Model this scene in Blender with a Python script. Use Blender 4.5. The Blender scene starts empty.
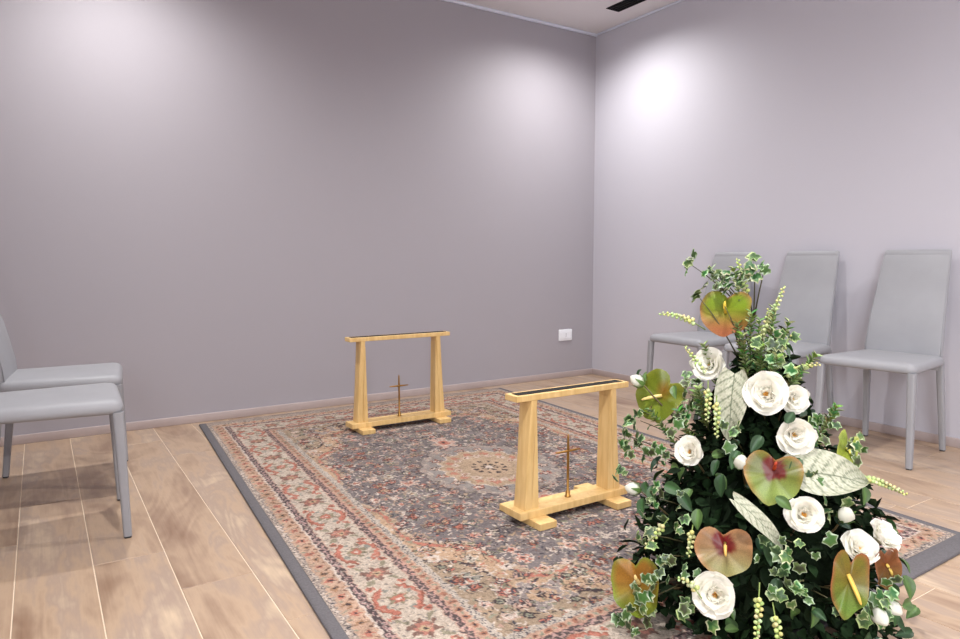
import bpy, bmesh, math, random
import numpy as np
from mathutils import Vector, Matrix, Quaternion

PI = math.pi
R_ = random.Random(7)
sc = bpy.context.scene
col = sc.collection

# ------------------------------------------------------------------ camera
cam_data = bpy.data.cameras.new('camera')
cam = bpy.data.objects.new('camera', cam_data)
col.objects.link(cam)
sc.camera = cam
cam_data.sensor_width = 36.0
cam_data.lens = 679.47 / 960 * 36
cam_data.clip_start = 0.05
YAW, PITCH, ROLL = 0.57496, 0.08579, -0.00242
fw = Vector((math.sin(YAW) * math.cos(PITCH), math.cos(YAW) * math.cos(PITCH), -math.sin(PITCH)))
rt = Vector((math.cos(YAW), -math.sin(YAW), 0))
up = rt.cross(fw)
r2 = rt * math.cos(ROLL) + up * math.sin(ROLL)
u2 = up * math.cos(ROLL) - rt * math.sin(ROLL)
M = Matrix((r2, u2, -fw)).transposed().to_4x4()
M.translation = Vector((-3.7945, -4.1569, 0.93))
cam.matrix_world = M

# ------------------------------------------------------------------ exposure, world
sc.view_settings.view_transform = 'Standard'
sc.view_settings.look = 'None'
sc.view_settings.gamma = 1.0
sc.view_settings.use_curve_mapping = False
sc.view_settings.exposure = 0.0
world = bpy.data.worlds.new('world')
sc.world = world
world.use_nodes = True
world.node_tree.nodes['Background'].inputs[0].default_value = (0.8, 0.85, 1, 1)
world.node_tree.nodes['Background'].inputs[1].default_value = 0.3

# room: inner corner of the two visible walls at the origin, room towards -X and -Y
H = 2.714
XL, YF = -4.55, -7.4
# downlights (x, y, watts); each gets a fixture; middle and behind-camera ones are added fill
DOWNLIGHTS = [(-0.60, -0.62, 33), (-3.42, -0.64, 37), (-0.90, -3.95, 40), (-3.42, -3.45, 70), (-2.0, -2.1, 36), (-0.6, -6.2, 30), (-3.42, -6.2, 20)]
WINDOW_FILL_W = 140     # fill lamp in the added left-wall opening, brightens the right wall

# ------------------------------------------------------------------ helpers
def s2l(c):
    return tuple(((v / 255) / 12.92 if v / 255 <= 0.04045 else ((v / 255 + 0.055) / 1.055) ** 2.4) for v in c)

def obj(name, verts, faces, mat, parent=None, smooth=False, loc=None, vcol=None):
    me = bpy.data.meshes.new(name)
    me.from_pydata([tuple(v) for v in verts], [], faces)
    if smooth:
        me.polygons.foreach_set('use_smooth', [True] * len(me.polygons))
    if vcol is not None:
        a = me.color_attributes.new('col', 'FLOAT_COLOR', 'POINT')
        arr = np.ones((len(verts), 4), dtype=np.float32)
        arr[:, :3] = np.array(vcol, dtype=np.float32)
        a.data.foreach_set('color', arr.ravel())
    me.update()
    if mat is not None:
        me.materials.append(mat)
    o = bpy.data.objects.new(name, me)
    col.objects.link(o)
    if parent is not None:
        o.parent = parent
    if loc is not None:
        o.location = loc
    return o

def sharp_by_angle(o, deg=35):
    o.data.polygons.foreach_set('use_smooth', [True] * len(o.data.polygons))
    bm = bmesh.new(); bm.from_mesh(o.data)
    for e in bm.edges:
        if len(e.link_faces) == 2 and e.calc_face_angle(0) > math.radians(deg):
            e.smooth = False
    bm.to_mesh(o.data); bm.free()

def empty(name, loc, rz, label, cat, group=None):
    o = bpy.data.objects.new(name, None)
    o.empty_display_size = 0.05
    col.objects.link(o)
    o.location = loc
    o.rotation_euler = (0, 0, rz)
    tag(o, label, cat, group)
    return o

def tag(o, label, cat, group=None):
    o['label'] = label
    o['category'] = cat
    if group:
        o['group'] = group

def box(name, x0, x1, y0, y1, z0, z1, mat, parent=None, bev=0.0, seg=2):
    bm = bmesh.new()
    bmesh.ops.create_cube(bm, size=1)
    for v in bm.verts:
        v.co = Vector(((x0 + x1) / 2 + v.co.x * (x1 - x0), (y0 + y1) / 2 + v.co.y * (y1 - y0), (z0 + z1) / 2 + v.co.z * (z1 - z0)))
    if bev:
        bmesh.ops.bevel(bm, geom=bm.edges[:], offset=bev, segments=seg, affect='EDGES', profile=0.5)
    me = bpy.data.meshes.new(name)
    bm.to_mesh(me); bm.free()
    me.materials.append(mat)
    o = bpy.data.objects.new(name, me)
    col.objects.link(o)
    if parent is not None:
        o.parent = parent
    if bev and seg > 1:
        sharp_by_angle(o, 50)
    return o

def rquad(c, r, inset, n=4):
    """rounded polygon outline (ccw corners c), corner radius r, shrunk by inset"""
    out = []
    m = len(c)
    for i in range(m):
        p, a, b = Vector(c[i]), Vector(c[i - 1]), Vector(c[(i + 1) % m])
        d1, d2 = (a - p).normalized(), (b - p).normalized()
        ang = d1.angle(d2)
        bis = (d1 + d2).normalized()
        cen = p + bis * (r / math.sin(ang / 2))
        n1 = Vector((d1.y, -d1.x)); n2 = Vector((-d2.y, d2.x))
        if n1.dot(bis) > 0: n1 = -n1
        if n2.dot(bis) > 0: n2 = -n2
        a1 = math.atan2(n1.y, n1.x); a2 = math.atan2(n2.y, n2.x)
        da = (a2 - a1 + PI) % (2 * PI) - PI
        rr = r - inset
        if rr < 0.001:
            cen = cen - bis * (rr - 0.001) * -1 / math.sin(ang / 2) * -1 if False else cen + bis * ((0.001 - rr) / math.sin(ang / 2))
            rr = 0.001
        for k in range(n + 1):
            t = a1 + da * k / n
            out.append((cen.x + rr * math.cos(t), cen.y + rr * math.sin(t)))
    return out

def loft(name, rings, mat, parent=None, smooth=True, cap=True, ang=40):
    """rings: list of equally long lists of 3-D points"""
    n = len(rings[0])
    verts = [p for r in rings for p in r]
    faces = []
    for i in range(len(rings) - 1):
        for j in range(n):
            k = (j + 1) % n
            faces.append((i * n + j, i * n + k, (i + 1) * n + k, (i + 1) * n + j))
    if cap:
        faces.append(tuple(reversed(range(n))))
        faces.append(tuple((len(rings) - 1) * n + j for j in range(n)))
    o = obj(name, verts, faces, mat, parent)
    if smooth:
        sharp_by_angle(o, ang)
    return o

def tube(name, pts, rad, mat, parent=None, n=6, vcol=None, as_data=False):
    V, F = [], []
    pts = [Vector(p) for p in pts]
    for i, p in enumerate(pts):
        d = (pts[min(i + 1, len(pts) - 1)] - pts[max(i - 1, 0)]).normalized()
        a = d.orthogonal().normalized(); b = d.cross(a)
        r = rad[i] if isinstance(rad, (list, tuple)) else rad
        for k in range(n):
            t = 2 * PI * k / n
            V.append(p + (a * math.cos(t) + b * math.sin(t)) * r)
    for i in range(len(pts) - 1):
        for k in range(n):
            q = (k + 1) % n
            F.append((i * n + k, i * n + q, (i + 1) * n + q, (i + 1) * n + k))
    F.append(tuple(reversed(range(n)))); F.append(tuple((len(pts) - 1) * n + k for k in range(n)))
    if as_data:
        return V, F
    return obj(name, V, F, mat, parent, smooth=True, vcol=vcol)

# ------------------------------------------------------------------ materials
def mat(name):
    m = bpy.data.materials.new(name)
    m.use_nodes = True
    nt = m.node_tree
    return m, nt, nt.nodes['Principled BSDF'], nt.nodes.new, nt.links.new

def ramp(nt, stops):
    r = nt.nodes.new('ShaderNodeValToRGB')
    el = r.color_ramp.elements
    el[0].position, el[0].color = stops[0][0], (*stops[0][1], 1)
    el[1].position, el[1].color = stops[-1][0], (*stops[-1][1], 1)
    for p_, c_ in stops[1:-1]:
        e = el.new(p_); e.color = (*c_, 1)
    return r

def paint(name, c, rough=0.6, var=0.03, bump=0.02, scale=60, spec=0.5, coord='Object'):
    m, nt, b, N, Lk = mat(name)
    tc = N('ShaderNodeTexCoord')
    nz = N('ShaderNodeTexNoise'); nz.inputs['Scale'].default_value = scale; nz.inputs['Detail'].default_value = 4
    Lk(tc.outputs[coord], nz.inputs['Vector'])
    r = ramp(nt, [(0.3, tuple(v * (1 - var) for v in c)), (0.7, tuple(min(1, v * (1 + var)) for v in c))])
    Lk(nz.outputs['Fac'], r.inputs['Fac']); Lk(r.outputs['Color'], b.inputs['Base Color'])
    b.inputs['Roughness'].default_value = rough
    b.inputs['Specular IOR Level'].default_value = spec
    if bump:
        bp = N('ShaderNodeBump'); bp.inputs['Strength'].default_value = bump; bp.inputs['Distance'].default_value = 0.01
        Lk(nz.outputs['Fac'], bp.inputs['Height']); Lk(bp.outputs['Normal'], b.inputs['Normal'])
    return m

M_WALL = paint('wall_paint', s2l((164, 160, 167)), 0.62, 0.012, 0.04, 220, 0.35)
M_WALL_LIT = paint('wall_paint_lit', s2l((192, 190, 199)), 0.62, 0.012, 0.04, 220, 0.35)  # right wall: same paint lightened, its stronger side light put into the colour
M_CEIL = paint('ceiling_paint', s2l((225, 222, 224)), 0.8, 0.01, 0.03, 150, 0.2)
M_CORN = paint('cornice_paint', s2l((216, 220, 234)), 0.6, 0.01, 0, 60)
M_BASE = paint('baseboard_paint', s2l((178, 164, 162)), 0.4, 0.03, 0.0, 20)
M_GROUT = paint('grout', s2l((226, 208, 186)), 0.8, 0.04, 0.05, 90)
M_WHITE = paint('white_plastic', s2l((238, 240, 246)), 0.3, 0.01, 0, 10)
M_DARKPLASTIC = paint('dark_plastic', s2l((40, 40, 44)), 0.5, 0.05, 0, 30)
M_BLACK = paint('black_metal', s2l((14, 14, 15)), 0.6, 0.05, 0, 30, 0.2)
M_RUBBER = paint('black_rubber', s2l((16, 14, 13)), 0.75, 0.1, 0.1, 120, 0.3)

def leather():
    m, nt, b, N, Lk = mat('grey_leather')
    tc = N('ShaderNodeTexCoord')
    nz = N('ShaderNodeTexNoise'); nz.inputs['Scale'].default_value = 9; nz.inputs['Detail'].default_value = 3
    vo = N('ShaderNodeTexVoronoi'); vo.inputs['Scale'].default_value = 260
    Lk(tc.outputs['Object'], nz.inputs['Vector']); Lk(tc.outputs['Object'], vo.inputs['Vector'])
    r = ramp(nt, [(0.3, s2l((147, 148, 153))), (0.7, s2l((152, 153, 158)))])
    Lk(nz.outputs['Fac'], r.inputs['Fac']); Lk(r.outputs['Color'], b.inputs['Base Color'])
    bp = N('ShaderNodeBump'); bp.inputs['Strength'].default_value = 0.12; bp.inputs['Distance'].default_value = 0.002
    Lk(vo.outputs['Distance'], bp.inputs['Height']); Lk(bp.outputs['Normal'], b.inputs['Normal'])
    b.inputs['Roughness'].default_value = 0.5
    return m
M_LEATHER = leather()

def wood_plank():
    m, nt, b, N, Lk = mat('wood_effect_tile')
    tc = N('ShaderNodeTexCoord'); oi = N('ShaderNodeObjectInfo')
    mp = N('ShaderNodeMapping'); mp.inputs['Scale'].default_value = (5.0, 1.35, 1)
    off = N('ShaderNodeVectorMath'); off.operation = 'SCALE'
    cmb = N('ShaderNodeCombineXYZ')
    Lk(oi.outputs['Random'], cmb.inputs[0]); Lk(oi.outputs['Random'], cmb.inputs[1]); Lk(oi.outputs['Random'], cmb.inputs[2])
    Lk(cmb.outputs[0], off.inputs[0]); off.inputs['Scale'].default_value = 57.0
    add = N('ShaderNodeVectorMath'); add.operation = 'ADD'
    Lk(tc.outputs['Object'], mp.inputs['Vector']); Lk(mp.outputs[0], add.inputs[0]); Lk(off.outputs[0], add.inputs[1])
    # warped rings give the marbled cathedral grain
    n1 = N('ShaderNodeTexNoise'); n1.inputs['Scale'].default_value = 0.8; n1.inputs['Detail'].default_value = 2; n1.inputs['Distortion'].default_value = 0.9
    Lk(add.outputs[0], n1.inputs['Vector'])
    mul = N('ShaderNodeMath'); mul.operation = 'MULTIPLY'; mul.inputs[1].default_value = 9.0
    Lk(n1.outputs['Fac'], mul.inputs[0])
    sn = N('ShaderNodeMath'); sn.operation = 'SINE'
    m6 = N('ShaderNodeMath'); m6.operation = 'MULTIPLY'; m6.inputs[1].default_value = 6.28
    Lk(mul.outputs[0], m6.inputs[0]); Lk(m6.outputs[0], sn.inputs[0])
    n2 = N('ShaderNodeTexNoise'); n2.inputs['Scale'].default_value = 1.1; n2.inputs['Detail'].default_value = 5; n2.inputs['Roughness'].default_value = 0.6
    Lk(add.outputs[0], n2.inputs['Vector'])
    mp3 = N('ShaderNodeMapping'); mp3.inputs['Scale'].default_value = (12.0, 0.8, 1)
    Lk(add.outputs[0], mp3.inputs['Vector'])
    n3 = N('ShaderNodeTexNoise'); n3.inputs['Scale'].default_value = 3; n3.inputs['Detail'].default_value = 4
    Lk(mp3.outputs[0], n3.inputs['Vector'])
    a1 = N('ShaderNodeMath'); a1.operation = 'MULTIPLY_ADD'; a1.inputs[1].default_value = 0.030
    Lk(sn.outputs[0], a1.inputs[0]); Lk(n2.outputs['Fac'], a1.inputs[2])
    a2 = N('ShaderNodeMath'); a2.operation = 'MULTIPLY_ADD'; a2.inputs[1].default_value = 0.12
    Lk(n3.outputs['Fac'], a2.inputs[0]); Lk(a1.outputs[0], a2.inputs[2])
    a3 = N('ShaderNodeMath'); a3.operation = 'MULTIPLY_ADD'; a3.inputs[1].default_value = 0.09
    Lk(oi.outputs['Random'], a3.inputs[0]); Lk(a2.outputs[0], a3.inputs[2])
    r = ramp(nt, [(0.34, s2l((132, 104, 84))), (0.48, s2l((155, 130, 109))), (0.60, s2l((177, 152, 128))), (0.68, s2l((162, 141, 125))), (0.84, s2l((200, 178, 151)))])
    Lk(a3.outputs[0], r.inputs['Fac']); Lk(r.outputs['Color'], b.inputs['Base Color'])
    rr = ramp(nt, [(0.3, (0.30,) * 3), (0.8, (0.42,) * 3)])
    Lk(n2.outputs['Fac'], rr.inputs['Fac']); Lk(rr.outputs['Color'], b.inputs['Roughness'])
    bp = N('ShaderNodeBump'); bp.inputs['Strength'].default_value = 0.05; bp.inputs['Distance'].default_value = 0.002
    Lk(a2.outputs[0], bp.inputs['Height']); Lk(bp.outputs['Normal'], b.inputs['Normal'])
    return m
M_TILE = wood_plank()

def pine(name, c1, c2, rough=0.45):
    m, nt, b, N, Lk = mat(name)
    tc = N('ShaderNodeTexCoord')
    mp = N('ShaderNodeMapping'); mp.inputs['Scale'].default_value = (40, 40, 5)
    Lk(tc.outputs['Object'], mp.inputs['Vector'])
    nz = N('ShaderNodeTexNoise'); nz.inputs['Scale'].default_value = 1.2; nz.inputs['Detail'].default_value = 5; nz.inputs['Distortion'].default_value = 0.6
    Lk(mp.outputs[0], nz.inputs['Vector'])
    r = ramp(nt, [(0.3, s2l(c1)), (0.65, s2l(c2))])
    Lk(nz.outputs['Fac'], r.inputs['Fac']); Lk(r.outputs['Color'], b.inputs['Base Color'])
    b.inputs['Roughness'].default_value = rough
    return m
M_PINE = pine('light_pine', (208, 170, 108), (226, 192, 132))

def metal(name, c, rough):
    m, nt, b, N, Lk = mat(name)
    tc = N('ShaderNodeTexCoord')
    nz = N('ShaderNodeTexNoise'); nz.inputs['Scale'].default_value = 40
    Lk(tc.outputs['Object'], nz.inputs['Vector'])
    r = ramp(nt, [(0.3, tuple(v * 0.8 for v in c)), (0.7, c)])
    Lk(nz.outputs['Fac'], r.inputs['Fac']); Lk(r.outputs['Color'], b.inputs['Base Color'])
    b.inputs['Metallic'].default_value = 0.85
    b.inputs['Roughness'].default_value = rough
    return m
M_BRASS = metal('brass', s2l((168, 126, 66)), 0.38)

def emis(name, c, e):
    m, nt, b, N, Lk = mat(name)
    b.inputs['Base Color'].default_value = (*c, 1)
    b.inputs['Emission Color'].default_value = (*c, 1)
    b.inputs['Emission Strength'].default_value = e
    return m
M_LAMP = emis('lamp_lens', (1, 0.97, 0.92), 14)

def attr_mat(name, rough, var=0.12, scale=60, spec=0.5, transl=0.0, bump=0.0, sheen=0.0):
    m, nt, b, N, Lk = mat(name)
    at = N('ShaderNodeAttribute'); at.attribute_name = 'col'
    tc = N('ShaderNodeTexCoord')
    nz = N('ShaderNodeTexNoise'); nz.inputs['Scale'].default_value = scale; nz.inputs['Detail'].default_value = 3
    Lk(tc.outputs['Object'], nz.inputs['Vector'])
    r = ramp(nt, [(0.3, (1 - var,) * 3), (0.7, (1 + var * 0.5,) * 3)])
    Lk(nz.outputs['Fac'], r.inputs['Fac'])
    mx = N('ShaderNodeMix'); mx.data_type = 'RGBA'; mx.blend_type = 'MULTIPLY'; mx.inputs[0].default_value = 1
    Lk(at.outputs['Color'], mx.inputs[6]); Lk(r.outputs['Color'], mx.inputs[7])
    Lk(mx.outputs[2], b.inputs['Base Color'])
    b.inputs['Roughness'].default_value = rough
    b.inputs['Specular IOR Level'].default_value = spec
    if sheen:
        b.inputs['Sheen Weight'].default_value = sheen
    if bump:
        bp = N('ShaderNodeBump'); bp.inputs['Strength'].default_value = bump; bp.inputs['Distance'].default_value = 0.004
        Lk(nz.outputs['Fac'], bp.inputs['Height']); Lk(bp.outputs['Normal'], b.inputs['Normal'])
    if transl:
        tr = N('ShaderNodeBsdfTranslucent'); ms = N('ShaderNodeMixShader'); ms.inputs[0].default_value = transl
        Lk(mx.outputs[2], tr.inputs['Color'])
        out = nt.nodes['Material Output']
        Lk(b.outputs[0], ms.inputs[1]); Lk(tr.outputs[0], ms.inputs[2]); Lk(ms.outputs[0], out.inputs['Surface'])
    return m
M_LEAF = attr_mat('leaf', 0.45, 0.25, 90, 0.4)
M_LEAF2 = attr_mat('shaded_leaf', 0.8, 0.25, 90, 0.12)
M_PETAL = attr_mat('rose_petal', 0.6, 0.03, 40, 0.3, transl=0.38)
M_SPATHE = attr_mat('anthurium_spathe', 0.38, 0.30, 38, 0.35)
M_CALAD = attr_mat('caladium', 0.55, 0.12, 160, 0.3, bump=0.2)
M_RUG = attr_mat('rug_pile', 0.95, 0.28, 340, 0.1, bump=0.5)
M_BIND = paint('rug_binding', s2l((100, 97, 100)), 0.8, 0.12, 0.2, 160, 0.15)
M_BOWL = paint('dark_bowl', s2l((22, 26, 22)), 0.6, 0.1, 0.1, 30, 0.2)
M_MOSS = paint('dark_moss', s2l((16, 26, 14)), 0.95, 0.4, 0.6, 70, 0.1)

# ------------------------------------------------------------------ room shell
def struct(o):
    o['kind'] = 'structure'
    return o
T = 0.12
floor = struct(box('floor', XL, 0, YF, 0, -0.10, -0.0018, M_GROUT))
struct(box('ceiling', XL - T, T, YF - T, T, H, H + 0.1, M_CEIL))
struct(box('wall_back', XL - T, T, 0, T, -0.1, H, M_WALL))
struct(box('wall_right', 0, T, YF, 0, -0.1, H, M_WALL_LIT))
struct(box('wall_front', XL - T, T, YF - T, YF, -0.1, H, M_WALL))
# left wall; unseen window opening added behind the camera to light the right wall
wy0, wy1, wz0, wz1 = -6.7, -4.9, 0.9, 2.3
wl = []
def multi_box(name, boxes, m):
    V, F = [], []
    for (x0, x1, y0, y1, z0, z1) in boxes:
        b0 = len(V)
        V += [(x0, y0, z0), (x1, y0, z0), (x1, y1, z0), (x0, y1, z0), (x0, y0, z1), (x1, y0, z1), (x1, y1, z1), (x0, y1, z1)]
        F += [tuple(b0 + i for i in f) for f in ((3, 2, 1, 0), (4, 5, 6, 7), (0, 1, 5, 4), (1, 2, 6, 5), (2, 3, 7, 6), (3, 0, 4, 7))]
    return obj(name, V, F, m)
struct(multi_box('wall_left', [(XL - T, XL, YF, wy0, -0.1, H), (XL - T, XL, wy1, 0, -0.1, H), (XL - T, XL, wy0, wy1, -0.1, wz0), (XL - T, XL, wy0, wy1, wz1, H)], M_WALL))
win = struct(multi_box('added_window_1', [(XL - 0.08, XL - 0.03, wy0, wy1, wz0, wz0 + 0.06), (XL - 0.08, XL - 0.03, wy0, wy1, wz1 - 0.06, wz1),
                                    (XL - 0.08, XL - 0.03, wy0, wy0 + 0.06, wz0 + 0.06, wz1 - 0.06), (XL - 0.08, XL - 0.03, wy1 - 0.06, wy1, wz0 + 0.06, wz1 - 0.06),
                                    (XL - 0.08, XL - 0.03, (wy0 + wy1) / 2 - 0.04, (wy0 + wy1) / 2 + 0.04, wz0 + 0.06, wz1 - 0.06)], M_WHITE))
la = bpy.data.lights.new('added_window_fill', 'AREA'); la.shape = 'RECTANGLE'  # area lamp added in the opening as fill for the right wall
la.size = wz1 - wz0 - 0.1; la.size_y = wy1 - wy0 - 0.1; la.energy = WINDOW_FILL_W; la.color = (0.93, 0.96, 1.0)
lo = bpy.data.objects.new('added_window_fill', la); col.objects.link(lo)
lo.location = (XL - 0.02, (wy0 + wy1) / 2, (wz0 + wz1) / 2); lo.rotation_euler = (0, -PI / 2, 0)

# baseboards: board and its pale top lip
BH = 0.047
def baseboard(name, a, b, axis):
    if axis == 'x':
        o = struct(box(name, a, b, -0.013, 0, 0, BH, M_BASE, bev=0.002, seg=2))
    else:
        o = struct(box(name, -0.013, 0, a, b, 0, BH, M_BASE, bev=0.002, seg=2))
    return o
baseboard('baseboard_back', XL, 0, 'x')
baseboard('baseboard_right', YF, -0.013, 'y')
struct(box('baseboard_left', XL, XL + 0.013, YF, -0.013, 0, BH, M_BASE, bev=0.002))
struct(box('trim_1', XL, 0, -0.020, 0, H - 0.020, H, M_CORN, bev=0.003))
struct(box('trim_2', -0.014, 0, YF, -0.014, H - 0.016, H, M_CORN, bev=0.004))

# floor tiles: 20 cm wide, laid along Y, every tile an object of its own
TW, G = 0.2, 0.0030
known = {0: -1.82, 1: -2.13, 2: -2.462, 3: -0.95, 13: -2.943, 9: -3.298, -1: -2.9, -2: -1.5, 17: -2.66, 16: -1.9, 14: -3.26, 15: -3.7, 18: -3.1}
tile_meshes = {}
def tile_mesh(w, l):
    key = (round(w, 3), round(l, 3))
    if key not in tile_meshes:
        bm = bmesh.new(); bmesh.ops.create_cube(bm, size=1)
        for v in bm.verts:
            v.co = Vector((v.co.x * w, v.co.y * l, v.co.z * 0.009 - 0.0045))
        top = [e for e in bm.edges if all(v.co.z > -0.001 for v in e.verts)]
        bmesh.ops.bevel(bm, geom=top, offset=0.0008, segments=1, affect='EDGES')
        me = bpy.data.meshes.new('tile'); bm.to_mesh(me); bm.free(); me.materials.append(M_TILE)
        tile_meshes[key] = me
    return tile_meshes[key]
k = -5
while True:
    x0 = -3.697 + TW * k; x1 = x0 + TW
    if x0 > -0.001: break
    xa, xb = max(x0 + G / 2, XL + 0.002), min(x1 - G / 2, -0.002)
    k += 1
    if xb - xa < 0.01: continue
    j = known.get(k - 1, -R_.uniform(1.2, 3.0))
    cuts = [j]
    while cuts[0] > YF: cuts.insert(0, cuts[0] - 1.8)
    while cuts[-1] < 0: cuts.append(cuts[-1] + 1.8)
    for a, b in zip(cuts, cuts[1:]):
        ya, yb = max(a + G / 2, YF), min(b - G / 2, -0.002)
        if yb - ya < 0.03 or yb < -6.6: continue
        o = bpy.data.objects.new('tile', tile_mesh(xb - xa, yb - ya)); col.objects.link(o)
        o.parent = floor; o.location = ((xa + xb) / 2, (ya + yb) / 2, 0)

# ceiling fittings
lt_i = 0
lt_labels = ['round recessed downlight nearest the corner of the two walls', 'round recessed downlight above the back wall near the left chairs',
             'round recessed downlight above the right wall chairs', 'round recessed downlight above the camera side of the rug',
             'round recessed downlight added as fill in the middle of the ceiling', 'round recessed downlight added unseen far behind the camera, right', 'round recessed downlight added unseen far behind the camera, left']
for (lx, ly, wt) in DOWNLIGHTS:
    e = empty('recessed_downlight', (lx, ly, H), 0, lt_labels[lt_i], 'ceiling light', 'recessed ceiling downlights'); lt_i += 1
    rings = []
    for (rr, z) in ((0.045, -0.001), (0.048, -0.004), (0.058, -0.005), (0.061, -0.001)):
        rings.append([(rr * math.cos(2 * PI * i / 28), rr * math.sin(2 * PI * i / 28), z) for i in range(28)])
    loft('trim_ring', rings, M_WHITE, e, cap=False)
    obj('lens', [(0.045 * math.cos(2 * PI * i / 28), 0.045 * math.sin(2 * PI * i / 28), -0.002) for i in range(28)], [tuple(reversed(range(28)))], M_LAMP, e)
    ld = bpy.data.lights.new('downlight_beam', 'SPOT'); ld.energy = wt * 4; ld.spot_size = math.radians(158); ld.spot_blend = 1.0
    ld.shadow_soft_size = 0.045; ld.color = (1.0, 0.98, 0.955)
    lo = bpy.data.objects.new('downlight_beam', ld); col.objects.link(lo); lo.parent = e; lo.location = (0, 0, -0.012)

v = empty('ceiling_slot_vent', (-0.267, -0.76, H), 0, 'black linear slot air vent in the ceiling by the right wall', 'vent')
loft('frame', [rquad([(-0.062 + i, -0.30 + i), (0.062 - i, -0.30 + i), (0.062 - i, 0.30 - i), (-0.062 + i, 0.30 - i)], 0.001, 0) and
               [(a, b, z) for a, b in [(-0.062 + i, -0.30 + i), (0.062 - i, -0.30 + i), (0.062 - i, 0.30 - i), (-0.062 + i, 0.30 - i)]]
               for i, z in ((0, -0.0005), (0, -0.004), (0.006, -0.004), (0.006, -0.0008))], M_BLACK, v, smooth=False, cap=False)
box('backing', -0.056, 0.056, -0.294, 0.294, -0.0018, -0.0006, M_BLACK, v)
for i in range(4):
    x = -0.042 + i * 0.028
    box('slat', x - 0.002, x + 0.002, -0.294, 0.294, -0.0062, -0.0018, M_BLACK, v)

# socket plate on the back wall
sk = empty('wall_socket_plate', (-0.292, 0, 0.341), 0, 'white rectangular socket plate low on the wall by the corner', 'socket')
loft('plate', [[(a, -y, b) for a, b in rquad([(-0.066, -0.045), (0.066, -0.045), (0.066, 0.045), (-0.066, 0.045)], 0.008, i)] for i, y in ((0, 0), (0, 0.007), (0.002, 0.009), (0.006, 0.010))], M_WHITE, sk)
for i in range(3):
    x = -0.0225 * 1.75 + i * 0.0394
    box('module', x - 0.0185, x + 0.0185, -0.0125, -0.0098, -0.026, 0.026, M_WHITE, sk, bev=0.0015, seg=1)
for dz in (-0.012, 0, 0.012):
    box('socket_hole', -0.0025, 0.0025, -0.0131, -0.0124, dz - 0.0025, dz + 0.0025, M_DARKPLASTIC, sk)

# ------------------------------------------------------------------ chairs
def make_chair(label):
    t = empty('dining_chair', (0, 0, 0), 0, label, 'chair', 'grey leather chairs along the walls')
    c = [(-0.200, -0.188), (0.236, -0.222), (0.236, 0.222), (-0.200, 0.188)]
    rings = [[(a, b, z) for a, b in rquad(c, 0.04, i, 5)] for i, z in
             ((0.024, 0.424), (0.010, 0.4255), (0.003, 0.430), (0, 0.438), (0.001, 0.448), (0.005, 0.458), (0.011, 0.4645), (0.020, 0.469), (0.034, 0.472), (0.07, 0.474), (0.12, 0.475))]
    loft('seat', rings, M_LEATHER, t, ang=60)
    # backrest: bowed panel that leans back and narrows upward
    prof = [(0.400, -0.180, 0.165, 0.030), (0.46, -0.180, 0.176, 0.033), (0.52, -0.185, 0.176, 0.033), (0.60, -0.198, 0.172, 0.029), (0.68, -0.215, 0.168, 0.027), (0.76, -0.240, 0.163, 0.025),
            (0.84, -0.259, 0.159, 0.023), (0.92, -0.281, 0.154, 0.021), (0.955, -0.291, 0.152, 0.020), (0.957, -0.2915, 0.1512, 0.0185), (0.959, -0.292, 0.152, 0.020),
            (0.972, -0.296, 0.1505, 0.019), (0.979, -0.298, 0.147, 0.015), (0.982, -0.299, 0.141, 0.008)]
    rings = []
    for z, x, w, th in prof:
        rings.append([(a, b, z) for a, b in rquad([(x - th / 2, -w), (x + th / 2, -w), (x + th / 2, w), (x - th / 2, w)], th * 0.42, 0, 4)])
    br = loft('backrest', rings, M_LEATHER, t, ang=60)
    # stitched edge seam down both sides of the panel
    for s in (-1, 1):
        tube('seam', [(x + th * 0.5 * 0.9, s * (w - 0.004), z) for z, x, w, th in prof[1:9]], 0.0016, M_LEATHER, br, n=5)
    for sx, sy in ((1, 1), (1, -1), (-1, 1), (-1, -1)):
        if sx > 0:
            a, b = Vector((0.216, sy * 0.200, 0.430)), Vector((0.228, sy * 0.212, 0.006)); w0, w1 = 0.0175, 0.013
        else:
            a, b = Vector((-0.183, sy * 0.166, 0.440)), Vector((-0.232, sy * 0.180, 0.006)); w0, w1 = 0.016, 0.0125
        rings = []
        for f in (0, 0.35, 0.7, 1.0):
            p = a.lerp(b, f); w = w0 + (w1 - w0) * f
            rings.append([(x, y, p.z) for x, y in rquad([(p.x - w, p.y - w), (p.x + w, p.y - w), (p.x + w, p.y + w), (p.x - w, p.y + w)], w * 0.55, 0, 3)])
        rings.reverse()
        lg = loft('leg', rings, M_LEATHER, t, ang=60)
        loft('foot_cap', [[(x, y, z) for x, y in rquad([(b.x - w1 * .86, b.y - w1 * .86), (b.x + w1 * .86, b.y - w1 * .86), (b.x + w1 * .86, b.y + w1 * .86), (b.x - w1 * .86, b.y + w1 * .86)], w1 * 0.45, 0, 3)] for z in (0.0, 0.007)], M_DARKPLASTIC, lg)
    return t

def kids(o):
    return [c for c in bpy.data.objects if c.parent == o]

def copy_tree(o, parent=None):
    c = o.copy(); col.objects.link(c)
    if parent is not None: c.parent = parent
    for ch in kids(o):
        copy_tree(ch, c)
    return c

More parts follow.
